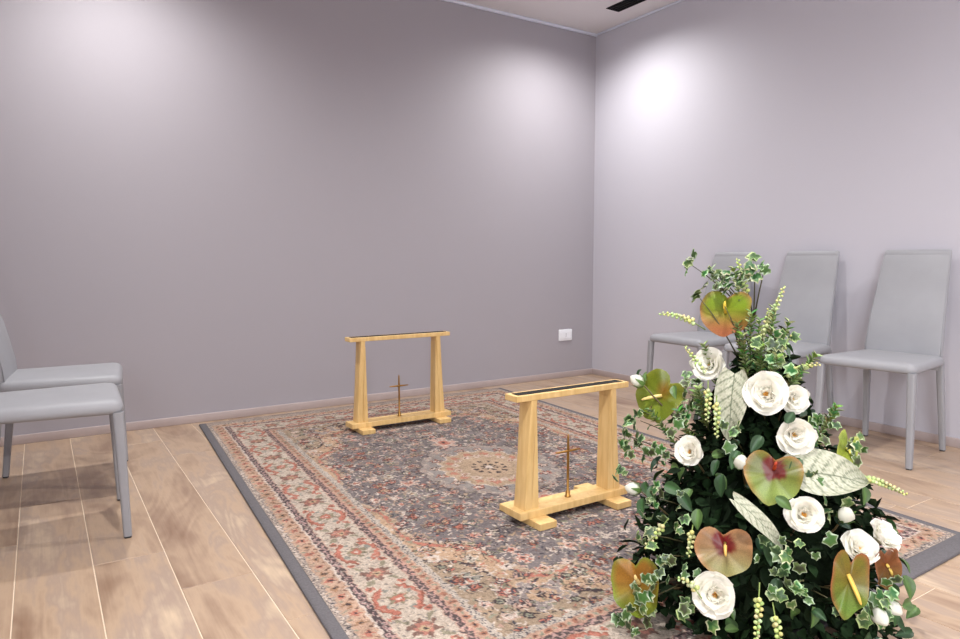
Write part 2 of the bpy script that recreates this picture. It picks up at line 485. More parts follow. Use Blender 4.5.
CH = [((-3.803, -1.411, 0), -0.04, 'light grey leather chair nearest the camera on the left edge'),
      ((-3.744, -0.825, 0), -0.10, 'light grey leather chair on the left, nearer the back wall'),
      ((-0.37, -1.385, 0), PI - 0.04, 'grey leather chair at right wall mostly hidden behind the flowers, nearest the corner'),
      ((-0.375, -1.935, 0), PI + 0.05, 'middle grey leather chair of the three against the right wall'),
      ((-0.370, -2.488, 0), PI + 0.06, 'rightmost grey leather chair against the right wall, fully visible')]
ch0 = make_chair(CH[0][2])
for i, (loc, rz, lab) in enumerate(CH):
    o = ch0 if i == 0 else copy_tree(ch0)
    o.location = loc; o.rotation_euler = (0, 0, rz); o['label'] = lab

# ------------------------------------------------------------------ rug
RW, RL = 2.065, 3.14
CFL, CFR = Vector((-3.072, -0.098)), Vector((-1.005, -0.125))
CNL, CNR = Vector((-3.275, -3.262)), Vector((-1.215, -3.235))
def rug_xy(u, v):
    s, t = u / RW, v / RL
    x = (1 - s) * (1 - t) * CFL.x + s * (1 - t) * CFR.x + (1 - s) * t * CNL.x + s * t * CNR.x
    y = (1 - s) * (1 - t) * CFL.y + s * (1 - t) * CFR.y + (1 - s) * t * CNL.y + s * t * CNR.y
    return x, y
BU, BV, BF = 0.036, 0.068, 0.014        # width of the grey binding at the sides and at the ends

def paint_rug(nu, nv):
    rng = np.random.RandomState(5)
    us = np.linspace(BU, RW - BU, nu); vs = np.linspace(BF, RL - BV, nv)
    U, V = np.meshgrid(us, vs)
    A = np.abs(U - RW / 2); B = np.abs(V - RL / 2)          # folded: the design is mirrored both ways
    hw, hl = RW / 2, RL / 2
    C = lambda *c: np.array(s2l(c))
    CREAM, PINK, CORAL, RUST = C(214, 196, 182), C(200, 158, 140), C(196, 116, 96), C(158, 92, 72)
    DARK, NAVY, BLUE, GREEN = C(82, 68, 70), C(76, 74, 84), C(128, 118, 119), C(134, 130, 104)
    BEIGE, SAGE, BROWN, TAN = C(200, 164, 130), C(150, 150, 128), C(128, 92, 80), C(186, 158, 128)
    img = np.zeros(U.shape + (3,)); img[:] = BLUE
    du = hw - A; dv = np.maximum((hl - B) - 0.032, 0.0)
    d = np.minimum(du, dv); side = du < dv
    S = np.where(side, B, A)                               # coordinate running along the border, from its middle
    def put(mask, c, a=1.0):
        img[mask] = img[mask] * (1 - a) + np.asarray(c) * a
    def flower(cs, ct, cu, cv, r, n, petal, core, edge=None, ph=0.0, asp=1.0, msk=None):
        x = cs - cu; y = (ct - cv) / asp
        rr = np.hypot(x, y)
        near = rr < r * 1.4
        if msk is not None: near &= msk
        if not near.any(): return
        th = np.arctan2(y[near], x[near]); q = rr[near]
        lim = r * (0.8 + 0.25 * np.cos(n * th + ph))
        ii = np.argwhere(near); I, J = ii[:, 0], ii[:, 1]
        if edge is not None:
            k_ = q < lim + 0.0042; img[I[k_], J[k_]] = edge
        k_ = q < lim; img[I[k_], J[k_]] = petal
        k_ = q < r * 0.42; img[I[k_], J[k_]] = core
        if r > 0.016:
            k_ = q < r * 0.2; img[I[k_], J[k_]] = DARK
            k_ = (np.abs(q - r * 0.62) < 0.0022); img[I[k_], J[k_]] = edge if edge is not None else DARK
    def leaf(cs, ct, cu, cv, l, w, ang, c, msk=None, edge=None):
        x = cs - cu; y = ct - cv
        a = x * math.cos(ang) + y * math.sin(ang); b = -x * math.sin(ang) + y * math.cos(ang)
        f = (a / l) ** 2 + (b / w) ** 2
        m = f < 1
        if msk is not None: m &= msk
        if edge is not None:
            m2 = (f < 2.0) if msk is None else ((f < 2.0) & msk)
            img[m2] = edge
        img[m] = c
    # ---- field
    fl = d > 0.372
    fu, fv = hw - 0.372, hl - 0.372 - 0.032
    th = np.arctan2(B / fv, A / fu)
    rad = np.hypot(A / (fu * 0.985), B / (fv * 0.93))
    lob = 1.0 + 0.045 * np.cos(14 * th) - 0.10 * np.sin(2 * th) ** 2
    p4 = ((A / fu) ** 2.5 + (B / (fv * 0.97)) ** 2.5) ** (1 / 2.5)
    spand = fl & (p4 > lob * 0.99)
    put(spand, C(172, 148, 122))
    put(fl & (np.abs(p4 - lob * 1.0) < 0.010), C(206, 176, 150), 0.7)
    put(fl & (np.abs(p4 - lob * 1.03) < 0.010), CORAL)
    put(fl & (p4 > lob * 1.05) & (p4 < lob * 1.16), BEIGE)
    put(fl & (np.abs(p4 - lob * 1.17) < 0.008), DARK)
    # large pale palmettes in the spandrels
    flower(A, B, fu - 0.20, fv - 0.12, 0.105, 5, C(156, 142, 138), BEIGE, CREAM, 0.6, 0.8, spand)
    flower(A, B, fu - 0.05, fv - 0.30, 0.055, 6, C(150, 148, 136), CORAL, CREAM, 0.2, 1.0, spand)
    flower(A, B, fu - 0.42, fv - 0.03, 0.05, 6, C(170, 150, 140), RUST, CREAM, 0.9, 1.0, spand)
    # scattered flowers, leaves and vines
    inner = fl & ~spand
    for kx in range(8):
        for ky in range(15):
            cu = 0.035 + kx * 0.082 + rng.uniform(-0.018, 0.018); cv = 0.04 + ky * 0.080 + rng.uniform(-0.018, 0.018)
            m = (np.abs(A - cu) < 0.07) & (np.abs(B - cv) < 0.07)
            m &= fl
            if not m.any(): continue
            i0 = np.argwhere(m)
            for _ in range(5):
                a = rng.uniform(0, 2 * PI); r = rng.uniform(0.02, 0.05)
                leaf(A, B, cu + r * math.cos(a), cv + r * math.sin(a), rng.uniform(0.008, 0.016), rng.uniform(0.003, 0.0055), a + rng.uniform(-0.8, 0.8),
                     [CREAM, SAGE, PINK, DARK, GREEN, TAN, NAVY, CREAM][rng.randint(8)], m)
            # little curling vine
            x, y = A - cu, B - cv
            rr = np.hypot(x, y); tt = np.arctan2(y, x)
            arc = m & (np.abs(rr - 0.034 - 0.006 * np.sin(3 * tt + kx)) < 0.0024) & (np.sin(tt + ky * 1.7) > -0.3)
            put(arc, [CREAM, DARK, BEIGE, DARK, CREAM, TAN][(kx * 2 + ky) % 6], 0.85)
            c1 = [CORAL, CREAM, RUST, PINK, CORAL, SAGE][rng.randint(6)]
            flower(A, B, cu, cv, rng.uniform(0.014, 0.030), rng.randint(4, 8), c1, [CREAM, BEIGE, CORAL][rng.randint(3)], [DARK, CREAM, NAVY][rng.randint(3)], rng.uniform(0, 6), rng.uniform(0.7, 1.2), m)
    for _ in range(1300):
        cu, cv = rng.uniform(0, fu), rng.uniform(0, fv)
        m = fl & (np.abs(A - cu) < 0.02) & (np.abs(B - cv) < 0.02)
        leaf(A, B, cu, cv, rng.uniform(0.004, 0.011), rng.uniform(0.002, 0.004), rng.uniform(0, PI), [CREAM, DARK, CORAL, SAGE, PINK, NAVY, TAN, NAVY, BROWN, CREAM][rng.randint(10)], m)
    # dark ringed eyes in the spandrels
    for cu, cv in ((fu - 0.33, fv - 0.17), (fu - 0.08, fv - 0.15), (fu - 0.27, fv - 0.05), (fu - 0.03, fv - 0.42), (fu - 0.5, fv - 0.07), (fu - 0.11, fv - 0.05)):
        rr = np.hypot(A - cu, B - cv)
        put(spand & (rr < 0.017), DARK); put(spand & (rr < 0.010), SAGE); put(spand & (rr < 0.004), NAVY)
    # ---- central medallion
    rr = np.hypot(A, B / 1.18); tt = np.arctan2(B, A)
    big = 0.285 * (1 + 0.10 * np.abs(np.cos(8 * tt)))
    put(inner & (rr < big + 0.012), DARK, 0.4)
    put(inner & (rr < big), CREAM, 0.35)
    put(inner & (rr < big * 0.9), C(150, 142, 138))
    mid = 0.215 * (1 + 0.06 * np.cos(16 * tt))
    put(inner & (rr < mid + 0.008), CREAM)
    put(inner & (rr < mid), TAN)
    put(inner & (np.abs(rr - mid * 0.8) < 0.014) & (np.cos(16 * tt) > -0.1), CORAL, 0.8)
    for q in range(5):
        a = q * PI / 8
        flower(A, B, 0.245 * math.cos(a), 0.245 * 1.18 * math.sin(a), 0.026, 5, [CORAL, PINK][q % 2], CREAM, DARK, q, 1.0, inner)
        flower(A, B, 0.15 * math.cos(a + .2), 0.15 * 1.18 * math.sin(a + .2), 0.020, 6, [RUST, PINK][q % 2], BEIGE, CREAM, q, 1.0, inner)
    put(inner & (rr < 0.105 * (1 + 0.12 * np.cos(8 * tt))), C(190, 160, 130))
    put(inner & (np.abs(rr - 0.07) < 0.010) & (np.cos(12 * tt) > 0.2), DARK)
    put(inner & (rr < 0.04) & (np.cos(8 * tt) > -0.2), DARK)
    put(inner & (rr < 0.016), CREAM)
    # pendants along the long axis
    flower(A, B, 0.0, 0.46, 0.06, 6, PINK, CORAL, CREAM, 0.0, 1.5, inner)
    flower(A, B, 0.0, 0.60, 0.03, 5, CREAM, CORAL, DARK, 0.0, 1.2, inner)
    flower(A, B, 0.40, 0.0, 0.045, 6, PINK, CORAL, CREAM, 0.0, 0.8, inner)
    # ---- borders, outside in
    def band(a, b): return (d >= a) & (d < b)
    def stripe(a, b, c): put(band(a, b), c)
    # outermost cream squiggle line on dark dots
    stripe(0.0, 0.060, C(176, 158, 146))
    put(band(0.0, 0.060) & (np.abs(d - 0.047 - 0.006 * np.sin(S * 2 * PI / 0.034)) < 0.0035), CREAM)
    put(band(0.036, 0.060) & (np.sin(S * 2 * PI / 0.017) * np.sin(d * 2 * PI / 0.014) > 0.45), NAVY)
    # salmon guard with florets
    stripe(0.060, 0.112, C(202, 164, 138))
    ph = (S % 0.052) - 0.026
    q = np.hypot(ph, (d - 0.086)); t2 = np.arctan2(d - 0.086, ph)
    odd = (np.floor(S / 0.052) % 2) == 0
    fm = band(0.060, 0.112) & (q < 0.017 * (0.8 + 0.25 * np.cos(5 * t2)))
    put(fm & odd, CORAL); put(fm & ~odd, C(176, 132, 100)); put(band(0.060, 0.112) & (q < 0.006), DARK)
    ph2 = ((S + 0.026) % 0.052) - 0.026
    put(band(0.060, 0.112) & (np.hypot(ph2, d - 0.068) < 0.006), SAGE)
    put(band(0.060, 0.112) & (np.hypot(ph2, d - 0.103) < 0.006), BROWN)
    stripe(0.112, 0.118, CREAM)
    stripe(0.118, 0.143, C(94, 80, 82))
    put(band(0.118, 0.143) & (np.abs(d - 0.1305 - 0.0075 * np.sin(S * 2 * PI / 0.036)) < 0.0032), C(190, 150, 146))
    put(band(0.118, 0.143) & (np.hypot(((S % 0.018) - 0.009), d - 0.1305) < 0.003), CREAM)
    stripe(0.143, 0.147, PINK)
    # main border, cream ground, alternating palmettes and rosettes under coral arches
    mb = band(0.147, 0.288); put(mb, C(204, 186, 168))
    per = 0.34; mc = 0.2175
    p1 = (S % per) - per / 2
    p2 = ((S + per / 2) % per) - per / 2
    X, Y = p1, d - mc
    # coral C-scroll arches
    ar = np.hypot(X / 1.25, Y)
    put(mb & (np.abs(ar - 0.060) < 0.0065) & (np.abs(Y) > 0.022), CORAL)
    put(mb & (np.abs(ar - 0.0685) < 0.002) & (np.abs(Y) > 0.022), RUST)
    for (a, b, r, c_) in ((0.0, 0.0, 0.024, CORAL),):
        q = np.hypot(X - a, Y - b); t2 = np.arctan2(Y - b, X - a)
        put(mb & (q < r * 1.55 * (0.8 + 0.2 * np.cos(6 * t2))), C(150, 138, 112)); put(mb & (q < r * 0.85), c_); put(mb & (q < r * 0.3), CREAM)
    for k_ in range(8):
        a = k_ * PI / 4 + 0.4
        q = np.hypot(X - 0.052 * 1.2 * math.cos(a), Y - 0.046 * math.sin(a)); put(mb & (q < 0.0095), [C(150, 150, 140), C(160, 140, 120)][k_ % 2])
    for s_ in (-1, 1):
        for y_ in (-0.05, 0.05):
            q = np.hypot(X - s_ * 0.088, Y - y_); put(mb & (q < 0.013), CORAL); put(mb & (q < 0.0055), BROWN)
    # dark palmettes between them
    X2 = p2
    q = np.hypot(X2 / 0.9, Y); t2 = np.arctan2(Y, X2)
    put(mb & (q < 0.048 * (0.82 + 0.28 * np.cos(6 * t2))), C(138, 104, 92))
    put(mb & (q < 0.031 * (0.85 + 0.25 * np.cos(6 * t2 + 3.14))), C(186, 120, 104))
    put(mb & (q < 0.014), C(196, 168, 130)); put(mb & (q < 0.006), DARK)
    for s_ in (-1, 1):
        for y_ in (-1, 1):
            a = (X2 - s_ * 0.05) * 0.7 + y_ * s_ * (Y - y_ * 0.04) * 0.7; b_ = -(X2 - s_ * 0.05) * 0.7 + y_ * s_ * (Y - y_ * 0.04) * 0.7
            put(mb & ((a / 0.022) ** 2 + (b_ / 0.007) ** 2 < 1), C(150, 142, 118))
    # fine leaf specks on the cream
    sp = (np.sin(S * 2 * PI / 0.027 + 2.2 * np.sin(d * 90)) * np.sin(d * 2 * PI / 0.024 + 1.7 * np.sin(S * 60)) > 0.72) & mb & (np.abs(img[:, :, 0] - s2l((204, 186, 168))[0]) < 1e-3)
    put(sp, C(150, 140, 134))
    stripe(0.288, 0.292, PINK)
    stripe(0.292, 0.314, C(98, 84, 84))
    put(band(0.292, 0.314) & (np.abs(d - 0.303 - 0.006 * np.sin(S * 2 * PI / 0.034)) < 0.003), C(196, 156, 148))
    stripe(0.314, 0.318, C(204, 150, 136))
    # inner guards
    stripe(0.318, 0.350, C(198, 158, 134))
    q = np.hypot((S % 0.044) - 0.022, d - 0.334); put(band(0.318, 0.350) & (q < 0.011), C(176, 116, 92)); put(band(0.318, 0.350) & (q < 0.004), DARK)
    q = np.hypot(((S + 0.022) % 0.044) - 0.022, d - 0.334); put(band(0.318, 0.350) & (q < 0.007), SAGE)
    stripe(0.350, 0.372, C(196, 182, 168))
    put(band(0.350, 0.372) & (np.sin(S * 2 * PI / 0.02) * np.sin(d * 2 * PI / 0.013) > 0.35), C(96, 92, 100))
    # uneven dyeing and worn patches
    def lown(cell):
        h_, w_ = U.shape
        gy, gx = int(h_ / cell) + 3, int(w_ / cell) + 3
        g = rng.normal(0, 1, (gy, gx))
        yy = np.arange(h_) / cell; xx = np.arange(w_) / cell
        y0 = yy.astype(int); x0 = xx.astype(int); fy = (yy - y0)[:, None]; fx = (xx - x0)[None, :]
        return (g[y0][:, x0] * (1 - fy) * (1 - fx) + g[y0 + 1][:, x0] * fy * (1 - fx) + g[y0][:, x0 + 1] * (1 - fy) * fx + g[y0 + 1][:, x0 + 1] * fy * fx)
    # woven irregularity: the knots jitter sideways and the wool takes the dye unevenly
    h_, w_ = U.shape
    jy = np.clip(np.arange(h_)[:, None] + np.round(1.3 * lown(3.0)).astype(int), 0, h_ - 1)
    jx = np.clip(np.arange(w_)[None, :] + np.round(1.3 * lown(3.0)).astype(int), 0, w_ - 1)
    img = img[jy, jx]
    g_ = img.mean(-1, keepdims=True)
    img = img * 0.80 + g_ * np.array([1.04, 0.99, 0.93]) * 0.20
    sp_ = lown(2.2)
    tint = np.where((sp_ > 1.1)[:, :, None], C(196, 176, 158), np.where((sp_ < -1.15)[:, :, None], C(78, 68, 70), img))
    img = img * 0.55 + tint * 0.45
    img = img * 0.74 * (1 + 0.10 * lown(2.0) + 0.06 * lown(14) + rng.normal(0, 0.08, U.shape))[:, :, None]
    return us, vs, np.clip(img, 0.01, 1)

nu, nv = 572, 860
us, vs, img = paint_rug(nu, nv)
U, V = np.meshgrid(us, vs)
X, Y = rug_xy(U, V)
rs_ = np.random.RandomState(3)
Z = 0.0105 + 0.0006 * rs_.rand(*U.shape) + 0.0008 * np.sin(U * 9 + 2 * np.sin(V * 4))
rug = empty('persian_rug', (0, 0, 0), 0, 'patterned Persian style rug in grey blue, cream and coral with grey bound edge', 'rug')
me = bpy.data.meshes.new('pile')
n = nu * nv
me.vertices.add(n)
me.vertices.foreach_set('co', np.stack([X, Y, Z], -1).astype(np.float32).ravel())
idx = np.arange(n).reshape(nv, nu)
quads = np.stack([idx[:-1, :-1], idx[1:, :-1], idx[1:, 1:], idx[:-1, 1:]], -1).reshape(-1, 4).astype(np.int32)
me.loops.add(len(quads) * 4); me.loops.foreach_set('vertex_index', quads.ravel())
me.polygons.add(len(quads)); me.polygons.foreach_set('loop_start', np.arange(0, len(quads) * 4, 4, dtype=np.int32))
me.polygons.foreach_set('use_smooth', np.ones(len(quads), dtype=bool))
a = me.color_attributes.new('col', 'FLOAT_COLOR', 'POINT')
arr = np.ones((n, 4), dtype=np.float32); arr[:, :3] = img.reshape(-1, 3)
a.data.foreach_set('color', arr.ravel())
me.update(calc_edges=True)
me.materials.append(M_RUG)
pile = bpy.data.objects.new('pile', me); col.objects.link(pile); pile.parent = rug
# bound edge: a flat rounded band that runs round the pile
def frame_ring(iu, iv, z):
    out = []
    fv = iv * BF / BV if iv > 0.05 else iv
    c = [(iu, fv), (RW - iu, fv), (RW - iu, RL - iv), (iu, RL - iv)]
    for i in range(4):
        a_, b_ = c[i], c[(i + 1) % 4]
        for k_ in range(12):
            f = k_ / 12
            x, y = rug_xy(a_[0] + (b_[0] - a_[0]) * f, a_[1] + (b_[1] - a_[1]) * f)
            out.append((x, y, z))
    return out
bind = loft('binding', [frame_ring(0.002, 0.002, 0.0), frame_ring(0, 0, 0.004), frame_ring(0.002, 0.002, 0.0085), frame_ring(0.007, 0.007, 0.0108), frame_ring(BU - 0.004, BV - 0.004, 0.0112), frame_ring(BU + 0.004, BV + 0.004, 0.009)], M_BIND, rug, cap=False)
bind['label'] = 'plain grey bound edge'

# ------------------------------------------------------------------ wooden stands
def make_stand(name, loc, rz, Lb, h, Ls, xo, label):
    t = empty(name, loc, rz, label, 'stand', 'pair of light wooden coffin stands')
    wb, tb, ws, zb, ts, lb, wB = 0.070, 0.022, 0.094, 0.050, 0.026, 0.212, 0.074
    for s in (-1, 1):
        box('foot_block', s * xo - wB / 2, s * xo + wB / 2, -lb / 2, lb / 2 + 0.032, 0, zb - ts, M_PINE, t, bev=0.0014, seg=1)
    box('base_board', -Ls / 2, Ls / 2, -ws / 2, ws / 2, zb - ts, zb, M_PINE, t, bev=0.0014, seg=1)
    # top beam with a raised rim round a black strip
    def rr(ix, iy, z): return [(-Lb / 2 + ix, -wb / 2 + iy, z), (Lb / 2 - ix, -wb / 2 + iy, z), (Lb / 2 - ix, wb / 2 - iy, z), (-Lb / 2 + ix, wb / 2 - iy, z)]
    loft('top_beam', [rr(0.002, 0.002, h - tb), rr(0, 0, h - tb + 0.002), rr(0, 0, h - 0.0015), rr(0.0015, 0.0015, h), rr(0.014, 0.0125, h), rr(0.015, 0.0135, h - 0.008)], M_PINE, t, smooth=False)
    box('rubber_strip', -Lb / 2 + 0.016, Lb / 2 - 0.016, -wb / 2 + 0.0145, wb / 2 - 0.0145, h - 0.0085, h + 0.0012, M_RUBBER, t, bev=0.001, seg=1)
    px = Lb / 2 - 0.067
    for s in (-1, 1):
        z0, z1 = zb, h - tb
        rings = []
        for f in (0, 0.5, 1):
            z = z0 + (z1 - z0) * f
            xo_ = px + 0.026 * (1 - f) + 0.004; th = 0.030 - 0.004 * f
            dy = 0.034 + 0.001 * f - 0.004 * math.sin(f * PI)
            xa, xb = (xo_ - th, xo_)
            xs = sorted((s * xa, s * xb))
            rings.append([(a_, b_, z) for a_, b_ in rquad([(xs[0], -dy), (xs[1], -dy), (xs[1], dy), (xs[0], dy)], 0.0025, 0, 2)])
        po = loft('post', rings, M_PINE, t, ang=50)
        # tapering wedge joined on the inner face, widening to the foot
        zt = z0 + (z1 - z0) * 0.93
        g = 0.0012
        xi0 = px + 0.030 - 0.030 - g; xi1 = px + 0.0058 - 0.0263 - g
        w0 = 0.030; yw = 0.031
        V_ = [(s * xi0, -yw, z0), (s * (xi0 - w0), -yw, z0), (s * xi1, -yw + .002, zt), (s * (xi1 - 0.002), -yw + .002, zt),
              (s * xi0, yw, z0), (s * (xi0 - w0), yw, z0), (s * xi1, yw - .002, zt), (s * (xi1 - 0.002), yw - .002, zt)]
        F_ = [(0, 2, 3, 1), (4, 5, 7, 6), (0, 1, 5, 4), (2, 6, 7, 3), (1, 3, 7, 5), (0, 4, 6, 2)]
        if s > 0: F_ = [tuple(reversed(f_)) for f_ in F_]
        obj('wedge', V_, F_, M_PINE, po)
    # standing brass cross on the base board
    cr = tube('crucifix', [(-0.005, 0, zb + z) for z in (0, 0.004, 0.005, 0.022, 0.024, 0.10, 0.175, 0.225, 0.235)], [0.012, 0.012, 0.009, 0.0085, 0.0048, 0.0046, 0.0052, 0.0036, 0.0012], M_BRASS, t, n=10)
    cr['label'] = 'slim brass cross'
    tube('crossbar', [(-0.005 + x, 0, zb + 0.172) for x in (-0.060, -0.054, 0, 0.054, 0.060)], [0.001, 0.0030, 0.0054, 0.0030, 0.001], M_BRASS, cr, n=8)
    return t
make_stand('coffin_stand', (-2.125, -0.752, 0.0125), -0.004, 0.612, 0.512, 0.610, 0.234, 'taller wooden stand with brass cross, on the far end of the rug by back wall')
make_stand('coffin_stand', (-2.189, -2.280, 0.0125), 0.002, 0.527, 0.458, 0.512, 0.180, 'lower light wooden stand with brass cross, beside the flowers on the rug')

# ------------------------------------------------------------------ flower arrangement
FX, FY = -2.23, -3.09
FA = empty('flower_arrangement', (FX, FY, 0.012), 0, 'tall arrangement of white roses, green anthuriums, ivy and pale leaves standing on the rug', 'flowers')
ROSES = [(-0.105, 0.085, 0.650, -0.95, -0.16, 0.28, 0.050), (-0.124, -0.097, 0.601, -0.79, -0.56, 0.24, 0.060), (-0.066, -0.130, 0.588, -0.45, -0.86, 0.15, 0.042),
         (-0.111, -0.166, 0.515, -0.62, -0.73, 0.18, 0.050), (-0.238, 0.032, 0.449, -0.88, -0.30, 0.32, 0.042), (-0.176, -0.235, 0.360, -0.72, -0.60, 0.34, 0.047),
         (-0.085, -0.310, 0.290, -0.30, -0.70, 0.65, 0.046), (-0.015, -0.325, 0.306, 0.05, -0.70, 0.65, 0.044), (-0.346, -0.138, 0.183, -0.79, -0.47, 0.40, 0.056)]
BUDS = [(-0.215, -0.100, 0.451, -0.70, -0.35, 0.60, 0.0229), (-0.254, 0.203, 0.308, -0.70, 0.65, 0.20, 0.0227), (-0.200, 0.246, 0.590, -0.5, 0.7, 0.5, 0.0227),
        (-0.089, -0.280, 0.356, -0.48, -0.61, 0.65, 0.0234), (-0.099, -0.367, 0.163, -0.45, -0.81, -0.28, 0.0238), (-0.057, -0.372, 0.173, -0.10, -0.84, -0.3, 0.0215),
        (-0.098, 0.124, 0.640, -0.6, 0.7, 0.36, 0.027)]
ANTH = [(-0.060, 0.071, 0.779, -0.93, -0.25, 0.20, 0.073, 'a'), (-0.154, 0.208, 0.544, -0.90, -0.21, 0.35, 0.080, 'b'), (-0.190, -0.165, 0.428, -0.78, -0.50, 0.38, 0.068, 'c'),
        (-0.315, -0.135, 0.272, -0.80, -0.50, 0.30, 0.066, 'd'), (-0.172, -0.336, 0.240, -0.71, -0.66, 0.20, 0.076, 'e'), (-0.384, 0.057, 0.129, -0.85, -0.25, 0.34, 0.080, 'f'),
        (-0.042, -0.347, 0.246, -0.30, -0.85, 0.10, 0.052, 'g'), (0.000, -0.225, 0.468, -0.20, -0.70, 0.65, 0.062, 'h')]
CAL = [(-0.169, -0.037, 0.560, 'v'), (-0.076, -0.238, 0.428, 'h'), (-0.262, -0.175, 0.349, 's')]
IVYC = [(-0.116, 0.138, 0.905, .022, 4), (-0.079, 0.103, 0.879, .025, 6), (-0.063, 0.083, 0.865, .032, 8), (-0.028, 0.043, 0.868, .030, 8), (-0.032, -0.020, 0.900, .028, 6), (-0.03, 0.01, 0.875, .02, 4),
        (-0.099, 0.124, 0.818, .022, 4), (-0.052, 0.072, 0.845, .026, 4), (-0.178, 0.253, 0.474, .04, 7), (-0.200, 0.277, 0.429, .035, 6), (-0.164, 0.247, 0.402, .04, 7),
        (-0.220, 0.141, 0.414, .033, 6), (-0.200, 0.298, 0.308, .024, 3), (-0.130, 0.123, 0.561, .034, 7), (-0.185, 0.107, 0.491, .028, 6), (-0.344, 0.056, 0.251, .037, 7),
        (-0.357, -0.004, 0.226, .036, 7), (-0.397, 0.035, 0.098, .045, 9), (-0.392, 0.003, 0.157, .032, 6), (-0.389, 0.091, 0.045, .028, 5), (-0.229, -0.241, 0.312, .042, 8),
        (-0.260, -0.238, 0.273, .04, 8), (-0.250, -0.281, 0.211, .045, 9), (-0.210, -0.313, 0.213, .036, 7), (-0.261, -0.265, 0.229, .03, 5), (-0.062, -0.356, 0.219, .037, 6),
        (-0.117, -0.354, 0.160, .031, 5), (-0.074, -0.170, 0.557, .03, 6), (-0.053, -0.188, 0.539, .026, 5), (-0.065, -0.080, 0.712, .032, 7), (-0.057, -0.099, 0.689, .032, 7),
        (-0.164, -0.325, 0.212, .026, 4), (-0.137, -0.247, 0.379, .02, 3), (-0.055, -0.293, 0.353, .021, 3), (-0.368, -0.088, 0.147, .022, 4), (-0.08, 0.06, 0.80, .03, 4), (-0.14, 0.10, 0.60, .03, 5), (-0.16, 0.08, 0.54, .03, 5), (-0.20, -0.06, 0.50, .03, 4), (-0.13, -0.20, 0.44, .03, 4), (-0.28, 0.09, 0.32, .03, 5), (-0.30, 0.0, 0.31, .03, 4), (-0.32, -0.11, 0.21, .03, 4), (0.015, -0.235, 0.480, .022, 5)]
SPIKES = [((-0.085, 0.115, 0.735), (-0.173, 0.200, 0.776)), ((-0.06, -0.03, 0.70), (-0.003, -0.056, 0.856)), ((-0.07, -0.05, 0.62), (-0.030, -0.098, 0.738)),
          ((-0.11, 0.06, 0.60), (-0.125, 0.150, 0.690)), ((-0.176, 0.004, 0.590), (-0.214, -0.030, 0.490)), ((-0.320, 0.020, 0.300), (-0.370, 0.050, 0.225)),
          ((-0.319, -0.051, 0.307), (-0.355, -0.070, 0.245)), ((-0.300, -0.215, 0.230), (-0.333, -0.235, 0.10)), ((-0.291, -0.241, 0.195), (-0.305, -0.280, 0.08)),
          ((0.000, -0.240, 0.410), (0.160, -0.290, 0.355)), ((-0.380, -0.130, 0.180), (-0.392, -0.070, 0.205)), ((-0.02, 0.03, 0.80), (-0.042, 0.056, 0.925)),
          ((-0.06, -0.08, 0.62), (0.010, -0.150, 0.668)), ((-0.176, 0.03, 0.62), (-0.20, 0.01, 0.52)), ((-0.05, -0.02, 0.66), (-0.04, -0.04, 0.80))]

# foam and bowl that hold the stems
rings = []
for z, r in ((0.0, 0.12), (0.01, 0.15), (0.05, 0.165), (0.09, 0.17), (0.095, 0.165)):
    rings.append([(r * math.cos(2 * PI * i / 32), r * math.sin(2 * PI * i / 32), z) for i in range(32)])
loft('bowl', rings, M_BOWL, FA)
corep = [(0.095, 0.15), (0.12, 0.24), (0.2, 0.25), (0.3, 0.19), (0.38, 0.13), (0.46, 0.08), (0.54, 0.045), (0.60, 0.02)]
rings = []
for z, r in corep:
    rings.append([(r * math.cos(2 * PI * i / 32) * R_.uniform(.88, 1.1) - 0.01, r * math.sin(2 * PI * i / 32) * R_.uniform(.88, 1.1) - 0.01, z + R_.uniform(-.01, .01)) for i in range(32)])
mo = loft('moss_core', rings, M_MOSS, FA)

def basis(n, upv=Vector((0, 0, 1)), roll=0.0):
    n = Vector(n).normalized()
    x = upv.cross(n)
    if x.length < 1e-3: x = Vector((1, 0, 0))
    x.normalize(); y = n.cross(x)
    if roll:
        q = Quaternion(n, roll); x = q @ x; y = q @ y
    return Matrix((x, y, n)).transposed()     # local x across, y up, z outwards

def place(o, p, n, roll=0.0, s=1.0):
    m = basis(n, roll=roll).to_4x4(); m = m @ Matrix.Scale(s, 4); m.translation = Vector(p)
    o.matrix_local = m
    return o

# --- rose: inner whorl mesh with every outer petal as a sub-part
def petal_data(L, W, p0, p1, cup, ruff, seed, ns=7, nt=6):
    rg = random.Random(seed); V_, Cc = [], []
    x = 0.0; z = 0.0; path = []
    for j in range(nt):
        t = j / (nt - 1); ph = p0 + (p1 - p0) * t ** 1.5
        path.append((x, z, ph)); x += L / (nt - 1) * math.sin(ph); z += L / (nt - 1) * math.cos(ph)
    phs = rg.uniform(0, 6)
    for j in range(nt):
        t = j / (nt - 1); px, pz, ph = path[j]
        w = W * (0.30 + 0.75 * math.sin(min(1.0, t * 1.06) * PI * 0.56)) * (1 if t < 0.8 else 1 - 0.32 * ((t - .8) / .2) ** 2)
        for i in range(ns):
            s = -1 + 2 * i / (ns - 1)
            sag = cup * w * s * s
            tt = t - 0.16 * s * s * t
            lx = px - (t - tt) * L * math.sin(ph); lz = pz - (t - tt) * L * math.cos(ph)
            rf = ruff * L * t * t * math.sin(s * 4.2 + phs) * 0.5
            nx, nz = math.cos(ph), -math.sin(ph)       # outward-bent normal
            V_.append(Vector((lx - nx * (sag + rf) , s * w, lz - nz * (sag + rf))))
            k_ = 1 - 0.16 * (1 - t) ** 2
            Cc.append((0.93 * k_ + 0.03, 0.92 * k_ + 0.02, 0.84 * (k_ ** 2.2) + 0.03))
    F_ = [(j * ns + i, j * ns + i + 1, (j + 1) * ns + i + 1, (j + 1) * ns + i) for j in range(nt - 1) for i in range(ns - 1)]
    return V_, F_, Cc

